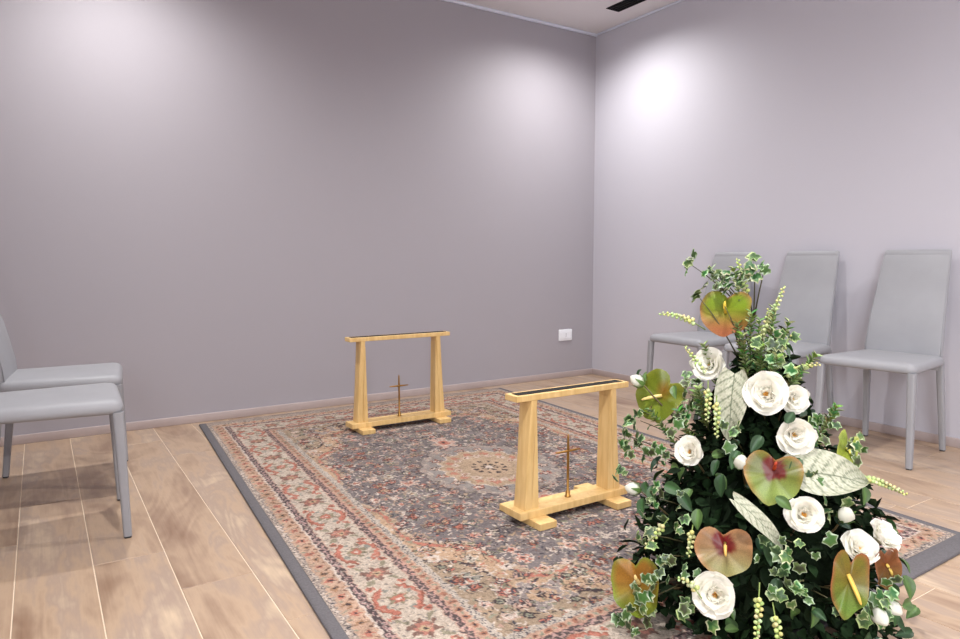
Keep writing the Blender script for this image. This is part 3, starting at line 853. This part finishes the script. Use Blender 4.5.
petal_kinds = []
for sd in range(4):
    for kd, (L, W, p0, p1, cup, rf) in enumerate(((0.98, 0.60, 0.70, 1.60, 0.26, 0.18), (0.84, 0.50, 0.42, 1.15, 0.40, 0.18), (0.66, 0.36, 0.18, 0.62, 0.55, 0.16))):
        V_, F_, Cc = petal_data(L, W, p0, p1, cup, rf, sd * 10 + kd)
        pr = obj('petal', V_, F_, M_PETAL, smooth=True, vcol=Cc)
        petal_kinds.append(pr.data); bpy.data.objects.remove(pr)

def make_rose(p, n, r, roll, seed, petals=(7, 8, 8)):
    rg = random.Random(seed)
    # inner whorl of small curled petals
    V_, F_, Cc = [], [], []
    for k_ in range(9):
        v_, f_, c_ = petal_data(0.42 - 0.012 * k_, 0.20, 0.15, 0.35 + 0.05 * k_, 0.6, 0.3, seed + k_, 5, 4)
        a = k_ * 2.4; off = 0.06 + 0.012 * k_; b0 = len(V_)
        for q in v_:
            V_.append(Vector(((q.x + off) * math.cos(a) - q.y * math.sin(a), (q.x + off) * math.sin(a) + q.y * math.cos(a), q.z + 0.03)))
        F_ += [tuple(b0 + i for i in f) for f in f_]
        Cc += [(0.93, 0.87, 0.70) for c in c_]
    ro = obj('rose', V_, F_, M_PETAL, FA, smooth=True, vcol=Cc)
    place(ro, Vector(p) - Vector(n).normalized() * r * 0.45, n, roll, r)
    idx_ = 0
    for ring, cnt in enumerate(petals):
        for k_ in range(cnt):
            a = 2 * PI * (k_ + 0.37 * ring) / cnt + rg.uniform(-.15, .15)
            me_ = petal_kinds[rg.randint(0, 3) * 3 + ring]
            o = bpy.data.objects.new('petal', me_); col.objects.link(o); o.parent = ro
            tilt = rg.uniform(-0.14, 0.14)
            s = rg.uniform(0.92, 1.07)
            o.matrix_local = Matrix.Rotation(a, 4, 'Z') @ Matrix.Translation((0.05 + 0.02 * (2 - ring), 0, 0.02 * ring)) @ Matrix.Rotation(tilt, 4, 'Y') @ Matrix.Scale(s, 4)
    # orange stamens
    V_, F_, Cc = [], [], []
    for k_ in range(26):
        a = rg.uniform(0, 2 * PI); q = math.sqrt(rg.random()) * 0.12; z = 0.34 + rg.uniform(-.03, .07)
        c0 = Vector((q * math.cos(a), q * math.sin(a), z)); w = 0.032
        b0 = len(V_)
        V_ += [c0 + Vector(v_) * w for v_ in ((1, 0, 0), (0, 1, 0), (-1, 0, 0), (0, -1, 0), (0, 0, 1))] + [Vector((q * .4 * math.cos(a), q * .4 * math.sin(a), 0.05))]
        F_ += [tuple(b0 + i for i in f) for f in ((0, 1, 4), (1, 2, 4), (2, 3, 4), (3, 0, 4), (1, 0, 5), (2, 1, 5), (3, 2, 5), (0, 3, 5))]
        cc = (0.80, 0.36, 0.06) if k_ % 3 else (0.9, 0.62, 0.2)
        Cc += [cc] * 6
    obj('stamens', V_, F_, M_LEAF, ro, vcol=Cc)
    return ro
for i, (x, y, z, nx, ny, nz, r) in enumerate(ROSES):
    make_rose((x, y, z), (nx, ny, nz), r, i * 1.3, 100 + i)

def bud(p, n, r, name='rose_bud'):
    n = Vector(n).normalized()
    V_, F_, Cc = [], [], []
    rings_ = []
    prof = ((0.0, 0.25), (0.25, 0.72), (0.6, 0.95), (1.0, 0.95), (1.4, 0.72), (1.75, 0.32), (1.85, 0.08))
    for z, q in prof:
        rings_.append([(q * (1 + .10 * math.cos(3 * (2 * PI * i / 14) + z * 2.4)) * math.cos(2 * PI * i / 14) * 0.75, q * (1 + .10 * math.cos(3 * (2 * PI * i / 14) + z * 2.4)) * math.sin(2 * PI * i / 14) * 0.75, z - 0.9) for i in range(14)])
    nn = 14
    V_ = [v_ for r_ in rings_ for v_ in r_]
    for i in range(len(rings_) - 1):
        for j in range(nn):
            F_.append((i * nn + j, i * nn + (j + 1) % nn, (i + 1) * nn + (j + 1) % nn, (i + 1) * nn + j))
    F_.append(tuple((len(rings_) - 1) * nn + j for j in range(nn)))
    for z, q in prof:
        c = (0.87, 0.87, 0.78) if z > 0.4 else (0.45, 0.55, 0.28)
        Cc += [c] * nn
    b_ = obj(name, V_, F_, M_PETAL, FA, smooth=True, vcol=Cc)
    place(b_, p, n, 0.3, r)
    # green sepals
    V2, F2, C2 = [], [], []
    for k_ in range(5):
        a = 2 * PI * k_ / 5
        b0 = len(V2)
        for (q, z, w) in ((0.2, -1.0, 0.16), (0.72, -0.6, 0.26), (0.80, -0.1, 0.14), (0.92, 0.3, 0.02)):
            for s in (-1, 1):
                V2.append((q * math.cos(a) - s * w * math.sin(a), q * math.sin(a) + s * w * math.cos(a), z))
        F2 += [(b0 + 2 * i, b0 + 2 * i + 1, b0 + 2 * i + 3, b0 + 2 * i + 2) for i in range(3)]
        C2 += [s2l((90, 120, 60))] * 8
    obj('sepals', V2, F2, M_LEAF, b_, smooth=True, vcol=C2)
for (x, y, z, nx, ny, nz, r) in BUDS:
    bud((x, y, z), (nx, ny, nz), r)

# --- anthurium: heart-shaped waxy spathe with a finger-like spadix
ACOL = {  # (centre, body top, body bottom, rim)
    'a': ((116, 122, 28), (118, 140, 36), (166, 98, 66), (160, 116, 72)),
    'b': ((128, 80, 26), (98, 108, 26), (116, 132, 40), (130, 134, 52)),
    'c': ((92, 12, 4), (96, 100, 34), (138, 158, 82), (156, 112, 60)),
    'd': ((96, 6, 3), (142, 108, 74), (142, 140, 90), (168, 120, 80)),
    'e': ((108, 84, 26), (112, 104, 38), (98, 128, 50), (150, 86, 56)),
    'f': ((132, 86, 18), (142, 98, 34), (112, 126, 36), (116, 134, 48)),
    'g': ((110, 58, 28), (112, 66, 32), (112, 90, 40), (150, 94, 62)),
    'h': ((134, 148, 48), (134, 150, 50), (150, 158, 60), (176, 180, 90))}
CR = {'a': 0.3, 'b': 0.4, 'c': 0.46, 'd': 0.44, 'e': 0.4, 'f': 0.5, 'g': 0.4, 'h': 0.3}
ASHAPE = {'a': (1.0, 0.95, 0.25, 0.3, 0.0), 'b': (0.92, 1.0, 0.35, 0.25, -0.5), 'c': (0.98, 0.95, 0.3, 0.2, -0.1), 'd': (1.0, 0.92, 0.28, -0.2, 0.1),
          'e': (0.52, 1.05, 0.55, 0.1, -0.12), 'f': (0.85, 1.0, 0.4, 0.1, 0.3), 'g': (0.7, 1.0, 0.4, 0.2, 0.0), 'h': (0.45, 1.15, 0.7, 0.3, -0.7)}
SPAD = {'a': ((0.0, 0.02), (0.04, 0.42), (228, 196, 70)), 'b': ((0.05, 0.12), (-0.32, -0.42), (232, 206, 130)), 'c': ((0, 0.25), (0.05, 0.5), (170, 60, 30)), 'd': ((0.05, 0.30), (0.07, -0.12), (206, 170, 90)),
        'e': ((-0.05, 0.28), (0.28, -0.40), (226, 190, 90)), 'f': ((0.1, 0.1), (0.1, 0.35), (226, 200, 130)), 'g': ((0, .2), (0, -.2), (200, 170, 80)), 'h': ((0, .2), (0, -.2), (210, 200, 90))}
def make_anth(p, n, r, kind):
    wsc, lsc, fold, droop, roll = ASHAPE[kind]
    c0, c1, c2, c3 = [np.array(s2l(c)) for c in ACOL[kind]]
    NA, NR = 40, 9
    V_, F_, Cc = [], [], []
    for j in range(NR):
        q = (j + 0.001) / (NR - 1)
        for i in range(NA):
            a = 2 * PI * i / NA                    # a=0 up (notch), pi = tip
            rad_ = 0.80 + 0.20 * math.cos(a) * 0.2
            # heart outline
            an_ = min(a, 2 * PI - a)
            ro_ = 1 - 0.42 * math.exp(-(an_ / 0.34) ** 2) + 0.10 * math.exp(-((an_ - 0.75) / 0.4) ** 2) + (0.24 if kind == 'c' else 0.10) * math.exp(-((an_ - PI) / 0.28) ** 2) + 0.03 * math.sin(5 * a + wsc * 9)
            hx = ro_ * math.sin(a) * 0.93; hy = ro_ * math.cos(a) * 0.88
            x = hx * wsc * q; y = ((hy + 0.10) * q) * lsc - 0.02
            y += 0.12 * (1 - q)
            z = fold * (abs(x) ** 1.3) * 0.55 - droop * 0.28 * (y * y if y < 0 else y * y * 0.4) + 0.07 * math.sin(5 * a + 1.3 + wsc * 5) * q * q + 0.03 * math.cos(9 * a) * q * q
            V_.append((x, y, z))
            f = max(0.0, min(1.0, (y + 0.75) / 1.1)); f = f * f * (3 - 2 * f)
            body = c2 * (1 - f) + c1 * f
            dc_ = math.hypot(x * 1.1, (y - 0.30)) * (1 + 0.12 * math.sin(3 * a))
            core_ = max(0.0, min(1.0, (CR[kind] - dc_) / 0.09)) if kind in 'cd' else 0.8 * max(0.0, 1 - dc_ / CR[kind]) ** 0.8
            cc = body * (1 - core_) + c0 * core_
            vein = 0.86 if abs(math.sin(a * 4)) < 0.16 and 0.15 < q < 0.9 else 1.0
            cc = cc * vein
            if q > 0.8:
                e = (q - 0.8) / 0.2 * (0.5 + 0.5 * math.sin(a * 1.5 + 1.0)); cc = cc * (1 - e) + c3 * e
            Cc.append(tuple(cc))
    for j in range(NR - 1):
        for i in range(NA):
            F_.append((j * NA + i, (j + 1) * NA + i, (j + 1) * NA + (i + 1) % NA, j * NA + (i + 1) % NA))
    o = obj('anthurium_bloom', V_, F_, M_SPATHE, FA, smooth=True, vcol=Cc)
    o['label'] = {'a': 'green anthurium bloom with pink lower edge, topmost', 'b': 'olive green anthurium bloom', 'c': 'pale green anthurium bloom with red heart', 'd': 'greenish anthurium bloom with dark red centre', 'e': 'narrow folded green anthurium bloom', 'f': 'amber and green anthurium bloom', 'g': 'brownish anthurium bloom', 'h': 'small yellow green anthurium bloom'}[kind]
    place(o, p, n, roll, r)
    (ax, ay), (bx, by), sc_ = SPAD[kind]
    pts = [Vector((ax + (bx - ax) * f, ay + (by - ay) * f, 0.03 + 0.26 * math.sin(f * PI * 0.55))) for f in (0, .2, .4, .6, .8, .95, 1.0)]
    tube('spadix', pts, [0.055, 0.06, 0.058, 0.054, 0.046, 0.03, 0.008], M_LEAF, o, n=10, vcol=[s2l(sc_)] * 70)
    return o
for (x, y, z, nx, ny, nz, r, kd) in ANTH:
    make_anth((x, y, z), (nx, ny, nz), r, kd)

# --- pale caladium leaves with a dark net of veins
def place_axis(o, p, n, ydir):
    y = Vector(ydir).normalized(); n = Vector(n); n = (n - y * n.dot(y)).normalized(); x = y.cross(n)
    m = Matrix((x, y, n)).transposed().to_4x4(); m.translation = Vector(p); o.matrix_local = m
    return o

def make_cal(p, n, L, W, ydir, bend, seed):
    NS, NT = 33, 45
    V_, F_, Cc = [], [], []
    pale, pale2, vein = np.array(s2l((186, 186, 166))), np.array(s2l((164, 168, 146))), np.array(s2l((70, 84, 58)))
    rg = random.Random(seed)
    for j in range(NT):
        t = j / (NT - 1)
        w = W * (max(0, math.sin(PI * min(1, (t * 0.93 + 0.07)) ** 0.72)) ** 0.8) + 0.001
        for i in range(NS):
            s = -1 + 2 * i / (NS - 1)
            x = s * w; y = (t - 0.5) * L - 0.10 * L * abs(s) * (1 - t) ** 2
            z = 0.22 * W * s * s - bend * L * (t - 0.5) ** 2 + 0.03 * L * math.sin(6 * t + 3 * s) * abs(s)
            V_.append((x, y, z))
            # side veins rise from the midrib towards the tip
            g_ = abs(((t * 7.0 - abs(s) * 1.6 + (0.35 if s > 0 else 0)) % 1.0) - 0.5)
            v = 0.0
            if abs(s) < 0.05: v = 0.85
            elif g_ < 0.10: v = 0.75 * (1 - abs(s) * 0.3)
            elif abs(((t * 9 + abs(s) * 5) % 1.0) - 0.5) < 0.06: v = 0.35
            base = pale if rg.random() > 0.35 else pale2
            Cc.append(tuple(base * (1 - v) + vein * v))
    for j in range(NT - 1):
        for i in range(NS - 1):
            F_.append((j * NS + i, j * NS + i + 1, (j + 1) * NS + i + 1, (j + 1) * NS + i))
    o = obj('caladium_leaf', V_, F_, M_CALAD, FA, smooth=True, vcol=Cc)
    o['label'] = 'pale cream leaf with dark green veins'
    place_axis(o, p, n, ydir)
    return o
make_cal((-0.165, -0.030, 0.560), (-0.80, -0.30, 0.15), 0.165, 0.040, (-0.04, 0.02, -1), 0.3, 1)
make_cal((-0.076, -0.238, 0.432), (-0.50, -0.48, 0.70), 0.175, 0.058, (0.80, -0.52, -0.16), 0.4, 2)
make_cal((-0.275, -0.205, 0.345), (-0.50, 0.25, 0.75), 0.155, 0.020, (0.52, -0.40, -0.75), 0.5, 3)

# --- ivy leaves (variegated), one object each
def ivy_mesh(seed, L=1.0):
    rg = random.Random(seed)
    an = [0, 22, 50, 78, 118, 150, 180, 210, 242, 282, 310, 338]
    rd = [1.0, 0.68, 0.86, 0.60, 0.74, 0.52, 0.20, 0.52, 0.74, 0.60, 0.86, 0.68]
    rd = [r * rg.uniform(0.9, 1.08) for r in rd]
    nn = len(an)
    V_ = [(0, 0, 0.03)]; Cc = []
    g1, g2 = s2l((44 + rg.randint(-12, 18), 74 + rg.randint(-14, 22), 38)), s2l((86 + rg.randint(-14, 14), 114 + rg.randint(-14, 14), 62))
    cr = s2l((198 + rg.randint(-22, 16), 206 + rg.randint(-18, 14), 160 + rg.randint(-24, 16)))
    Cc.append(g1)
    for q in (0.60, 0.86, 1.0):
        for a, r in zip(an, rd):
            t = math.radians(a + rg.uniform(-4, 4))
            V_.append((math.sin(t) * r * q, math.cos(t) * r * q, -rg.uniform(0.1, 0.38) * (r * q) ** 2 + (0.05 if abs(a - 180) > 140 or a == 0 else 0) + rg.uniform(-.03, .03) * q))
            if q < 0.7: c = g1 if rg.random() < 0.7 else g2
            elif q < 0.9: c = g2 if rg.random() < 0.78 else cr
            else: c = cr
            Cc.append(c)
    F_ = [(0, 1 + (i + 1) % nn, 1 + i) for i in range(nn)]
    for ring in range(2):
        b0 = 1 + ring * nn; b1 = b0 + nn
        F_ += [(b0 + i, b0 + (i + 1) % nn, b1 + (i + 1) % nn, b1 + i) for i in range(nn)]
    o = obj('ivy_leaf', V_, F_, M_LEAF, smooth=True, vcol=Cc)
    me_ = o.data; bpy.data.objects.remove(o)
    return me_
ivy_meshes = [ivy_mesh(s) for s in range(12)]
ivy_count = 0
def covers(p_, skip=''):
    """would a leaf at p_ hang in front of a bloom?"""
    for it in ROSES + ANTH:
        if len(it) > 7 and it[7] in skip: continue
        n_ = Vector(it[3:6]).normalized(); d_ = p_ - Vector(it[:3]); h_ = d_.dot(n_)
        if h_ > -0.012 and (d_ - n_ * h_).length < it[6] * 1.05: return True
    return False
vines = []
for (x, y, z, sp_, cnt) in IVYC:
    c = Vector((x, y, z)); out = Vector((x, y, 0.05)).normalized()
    prev = Vector((x * 0.35, y * 0.35, max(0.12, z - 0.10 if z < 0.7 else z - 0.16)))
    if z > 0.86: prev = Vector((0.0, 0.03, 0.76))
    vines.append((prev, prev.lerp(c, 0.55) + Vector((0, 0, 0.02)), c))
    for _ in range(int(cnt * 1.35 + 0.5)):
        d_ = Vector((R_.gauss(0, 1), R_.gauss(0, 1), R_.gauss(0, 1))) * sp_ * 0.70
        d_ -= out * (d_.dot(out)) * 0.5
        nrm = (out * 0.9 + Vector((-0.5, -0.5, 0.5)) * 0.5 + Vector((R_.gauss(0, .62), R_.gauss(0, .62), R_.gauss(0, .62)))).normalized()
        pz = c + d_ + out * 0.008
        if covers(pz, 'bfgh' if z < 0.83 else 'abfgh'): continue
        o = bpy.data.objects.new('ivy_leaf', ivy_meshes[R_.randint(0, 11)]); col.objects.link(o); o.parent = FA
        if pz.z < 0.03: pz.z = 0.03
        place(o, pz, nrm, PI + R_.gauss(0, 1.0), R_.uniform(0.0145, 0.024)); ivy_count += 1
V_, F_, Cc = [], [], []
for a_, b_, c_ in vines:
    pts = [a_.lerp(b_, f).lerp(b_.lerp(c_, f), f) for f in (0, .25, .5, .75, 1)]
    v_, f_ = tube('', pts, [0.0022, 0.002, 0.0018, 0.0015, 0.001], None, n=5, as_data=True)
    b0 = len(V_); V_ += v_; F_ += [tuple(b0 + i for i in f) for f in f_]; Cc += [s2l((74, 70, 46))] * len(v_)
# woody stems of the roses, anthuriums and buds
for (x, y, z, nx, ny, nz, *_r) in ROSES + BUDS + ANTH:
    n_ = Vector((nx, ny, nz)).normalized(); e_ = Vector((x, y, z)) - n_ * 0.02; a_ = Vector((x * .25, y * .25, max(0.1, z - 0.22)))
    b_ = e_ - n_ * 0.05 + Vector((0, 0, -0.03))
    pts = [a_.lerp(b_, f).lerp(b_.lerp(e_, f), f) for f in (0, .25, .5, .75, 1)]
    v_, f_ = tube('', pts, [0.003, 0.003, 0.0026, 0.0024, 0.002], None, n=6, as_data=True)
    b0 = len(V_); V_ += v_; F_ += [tuple(b0 + i for i in f) for f in f_]; Cc += [s2l((88, 74, 48))] * len(v_)
st = obj('stems', V_, F_, M_LEAF, FA, smooth=True, vcol=Cc)
st['kind'] = 'stuff'

# --- pale green flower spikes made of small round buds
for si, (a_, b_) in enumerate(SPIKES):
    a_, b_ = Vector(a_), Vector(b_); d_ = (b_ - a_); L = d_.length; dn = d_.normalized(); side = dn.orthogonal().normalized()
    V_, F_, Cc = [], [], []
    bend_ = Vector((0, 0, -0.012 if abs(dn.z) < 0.7 else 0))
    pts = [a_ + d_ * f + bend_ * math.sin(f * PI) * -1 for f in (0, .25, .5, .75, 1)]
    v_, f_ = tube('', pts, [0.0016, 0.0014, 0.0012, 0.001, 0.0008], None, n=5, as_data=True)
    V_ += v_; F_ += f_; Cc += [s2l((130, 150, 80))] * len(v_)
    nb = int(L / 0.0052)
    for k_ in range(nb):
        f = 0.25 + 0.75 * k_ / nb
        c = a_ + d_ * f - bend_ * math.sin(f * PI)
        q = Quaternion(dn, k_ * 2.2) @ side
        r = (0.0052 * (1.15 - 0.65 * (f - .25) / .75))
        c = c + q * 0.0055 * (1.2 - f * 0.6)
        b0 = len(V_)
        A_ = q; B_ = dn; C_ = q.cross(dn)
        for lat in (-0.6, 0.2, 0.85):
            rr = math.sqrt(1 - lat * lat)
            for m_ in range(6):
                t = 2 * PI * m_ / 6
                V_.append(c + (A_ * lat * 1.1 + (B_ * math.cos(t) + C_ * math.sin(t)) * rr) * r)
        F_ += [(b0 + i * 6 + m_, b0 + i * 6 + (m_ + 1) % 6, b0 + (i + 1) * 6 + (m_ + 1) % 6, b0 + (i + 1) * 6 + m_) for i in range(2) for m_ in range(6)]
        F_ += [tuple(b0 + 12 + m_ for m_ in range(6)), tuple(b0 + 5 - m_ for m_ in range(6))]
        cc = s2l((196 + R_.randint(-14, 20), 206 + R_.randint(-12, 14), 138 + R_.randint(-14, 20)))
        Cc += [cc] * 18
    obj('flower_spike', V_, F_, M_LEAF, FA, smooth=True, vcol=Cc)

# --- sprigs of small pale-edged leaves behind the top roses
SPR = [((-0.06, -0.01, 0.55), (-0.100, -0.010, 0.735)), ((-0.06, -0.02, 0.56), (-0.085, -0.046, 0.775)), ((-0.05, -0.03, 0.58), (-0.045, -0.060, 0.800)), ((-0.06, -0.05, 0.55), (-0.090, -0.100, 0.690)),
       ((-0.05, -0.03, 0.55), (-0.030, -0.090, 0.770)), ((-0.05, 0.0, 0.56), (-0.070, 0.030, 0.760)), ((-0.04, -0.05, 0.54), (-0.035, -0.135, 0.660)), ((-0.08, 0.05, 0.55), (-0.11, 0.10, 0.70)),
       ((-0.02, 0.02, 0.70), (-0.05, 0.06, 0.90)), ((-0.15, 0.12, 0.40), (-0.20, 0.20, 0.52)), ((-0.05, -0.16, 0.45), (-0.02, -0.21, 0.58)), ((-0.16, 0.04, 0.50), (-0.19, 0.05, 0.60)),
       ((-0.04, -0.06, 0.56), (0.005, -0.140, 0.690)), ((-0.05, -0.04, 0.60), (-0.060, -0.075, 0.745)), ((-0.05, 0.0, 0.60), (-0.075, -0.015, 0.790)), ((-0.06, -0.04, 0.58), (-0.10, -0.06, 0.71)), ((-0.15, 0.08, 0.42), (-0.19, 0.11, 0.53)), ((-0.14, 0.05, 0.48), (-0.175, 0.07, 0.585))]
def leaf_pts(c, dirv, nrm, L, W, fold=0.25):
    dirv = dirv.normalized(); sd = dirv.cross(nrm)
    if sd.length < 1e-4: sd = dirv.orthogonal()
    sd.normalize(); nn_ = sd.cross(dirv)
    P = [c, c + dirv * L * .3 + sd * W * .42 + nn_ * W * fold, c + dirv * L * .62 + sd * W * .46 + nn_ * W * fold * .8, c + dirv * L,
         c + dirv * L * .62 - sd * W * .46 + nn_ * W * fold * .8, c + dirv * L * .3 - sd * W * .42 + nn_ * W * fold, c + dirv * L * .3, c + dirv * L * .62 + nn_ * -W * .05]
    F = [(0, 6, 1), (1, 6, 7, 2), (2, 7, 3), (0, 5, 6), (5, 4, 7, 6), (4, 3, 7)]
    return P, F
for a_, b_ in SPR:
    a_, b_ = Vector(a_), Vector(b_); d_ = b_ - a_; dn = d_.normalized(); side = dn.orthogonal().normalized()
    V_, F_, Cc = [], [], []
    v_, f_ = tube('', [a_, a_.lerp(b_, .5), b_], [0.0016, 0.0013, 0.0008], None, n=5, as_data=True)
    V_ += v_; F_ += f_; Cc += [s2l((84, 92, 52))] * len(v_)
    for k_ in range(46):
        f = 0.12 + 0.88 * k_ / 46
        q = Quaternion(dn, k_ * 2.4) @ side
        c = a_.lerp(b_, f)
        P, F = leaf_pts(c, q + dn * 0.7, dn, R_.uniform(0.014, 0.024), R_.uniform(0.010, 0.015))
        b0 = len(V_); V_ += P; F_ += [tuple(b0 + i for i in ff) for ff in F]
        g_ = s2l((104 + R_.randint(-30, 26), 134 + R_.randint(-28, 22), 64 + R_.randint(-14, 24))); e_ = s2l((172, 186, 128)) if R_.random() < 0.45 else g_
        Cc += [g_, e_, e_, e_, e_, e_, g_, g_]
    obj('leafy_sprig', V_, F_, M_LEAF, FA, smooth=True, vcol=Cc)

# --- dark rose leaves: larger ones single, the dense filling as one part
def env(z):
    P = [(0.0, 0.33), (.1, .35), (.2, .325), (.3, .28), (.4, .215), (.5, .145), (.6, .08), (.7, .045), (.9, .02)]
    zs_, rs__ = zip(*P); return float(np.interp(z, zs_, rs__))
dl_kinds = []
for kd in range(4):
    NT_, NS_ = 7, 5
    V_, F_, Cc = [], [], []
    for j in range(NT_):
        t = j / (NT_ - 1); w = 0.30 * math.sin(PI * min(1, t * .94 + 0.04) ** 0.8) ** 0.8
        for i in range(NS_):
            s = -1 + 2 * i / (NS_ - 1)
            V_.append((s * w, t, 0.16 * abs(s) * (w / .3) - 0.25 * t * t + 0.02 * math.sin(8 * t + kd)))
            base = ((40, 66, 38), (50, 80, 44), (36, 60, 44), (74, 100, 52))[kd]
            Cc.append(s2l([c * (1.25 if abs(s) < .1 else 1.0) for c in base]))
    F_ = [(j * NS_ + i, j * NS_ + i + 1, (j + 1) * NS_ + i + 1, (j + 1) * NS_ + i) for j in range(NT_ - 1) for i in range(NS_ - 1)]
    o = obj('rose_leaf', V_, F_, M_LEAF, smooth=True, vcol=Cc); dl_kinds.append(o.data); bpy.data.objects.remove(o)
for k_ in range(120):
    z = R_.uniform(0.04, 0.62) if k_ % 6 else R_.uniform(0.5, 0.75)
    th_ = math.radians(R_.uniform(100, 335))
    r = env(z) * R_.uniform(0.9, 1.08)
    out = Vector((math.cos(th_), math.sin(th_), 0.1))
    nrm = (out * 0.7 + Vector((0, 0, 0.7)) + Vector((R_.gauss(0, .35), R_.gauss(0, .35), R_.gauss(0, .35)))).normalized()
    if covers(Vector((r * out.x, r * out.y, max(z, 0.05)))): continue
    o = bpy.data.objects.new('rose_leaf', dl_kinds[R_.randint(0, 3)]); col.objects.link(o); o.parent = FA
    place(o, (r * out.x, r * out.y, max(z, 0.05)), nrm, PI + R_.gauss(0, 1.1), R_.uniform(0.032, 0.052))
for (x, y, z, s_) in ((-0.29, 0.06, 0.365, .05), (-0.28, 0.02, 0.355, .05), (-0.27, 0.12, 0.34, .05), (-0.14, -0.16, 0.545, .04), (-0.17, -0.12, 0.51, .045), (-0.20, -0.08, 0.47, .045), (-0.14, -0.20, 0.47, .04),
                      (-0.22, 0.10, 0.60, .035), (-0.19, 0.24, 0.62, .03), (-0.16, 0.25, 0.61, .03), (-0.30, -0.05, 0.34, .045), (-0.23, -0.20, 0.40, .04), (0.0, -0.27, 0.40, .04), (-0.02, -0.35, 0.16, .045), (0.01, -0.36, 0.15, .045), (-0.25, 0.17, 0.29, .05)):
    o = bpy.data.objects.new('rose_leaf', dl_kinds[R_.choice((0, 1, 3))]); col.objects.link(o); o.parent = FA
    place(o, (x, y, z), Vector((x, y, 0.25)) + Vector((-.1, -.1, 0)), PI + R_.gauss(0, 0.9), s_)
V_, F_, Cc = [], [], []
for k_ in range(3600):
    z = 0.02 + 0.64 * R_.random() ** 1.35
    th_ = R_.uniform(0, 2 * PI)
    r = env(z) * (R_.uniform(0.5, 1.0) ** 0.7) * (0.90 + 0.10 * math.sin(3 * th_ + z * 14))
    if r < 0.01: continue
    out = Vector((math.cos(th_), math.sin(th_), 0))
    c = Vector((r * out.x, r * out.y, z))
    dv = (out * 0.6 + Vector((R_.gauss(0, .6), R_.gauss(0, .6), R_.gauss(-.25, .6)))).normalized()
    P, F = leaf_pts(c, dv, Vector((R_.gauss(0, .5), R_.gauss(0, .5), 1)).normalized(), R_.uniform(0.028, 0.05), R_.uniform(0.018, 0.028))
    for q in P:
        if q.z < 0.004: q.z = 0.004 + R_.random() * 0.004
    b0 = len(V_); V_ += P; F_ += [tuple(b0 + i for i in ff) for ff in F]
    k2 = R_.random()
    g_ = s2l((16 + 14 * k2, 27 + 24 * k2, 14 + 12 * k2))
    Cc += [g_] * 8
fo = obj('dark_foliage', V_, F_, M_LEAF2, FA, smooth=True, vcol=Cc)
fo['kind'] = 'stuff'
print('ivy leaves', ivy_count)
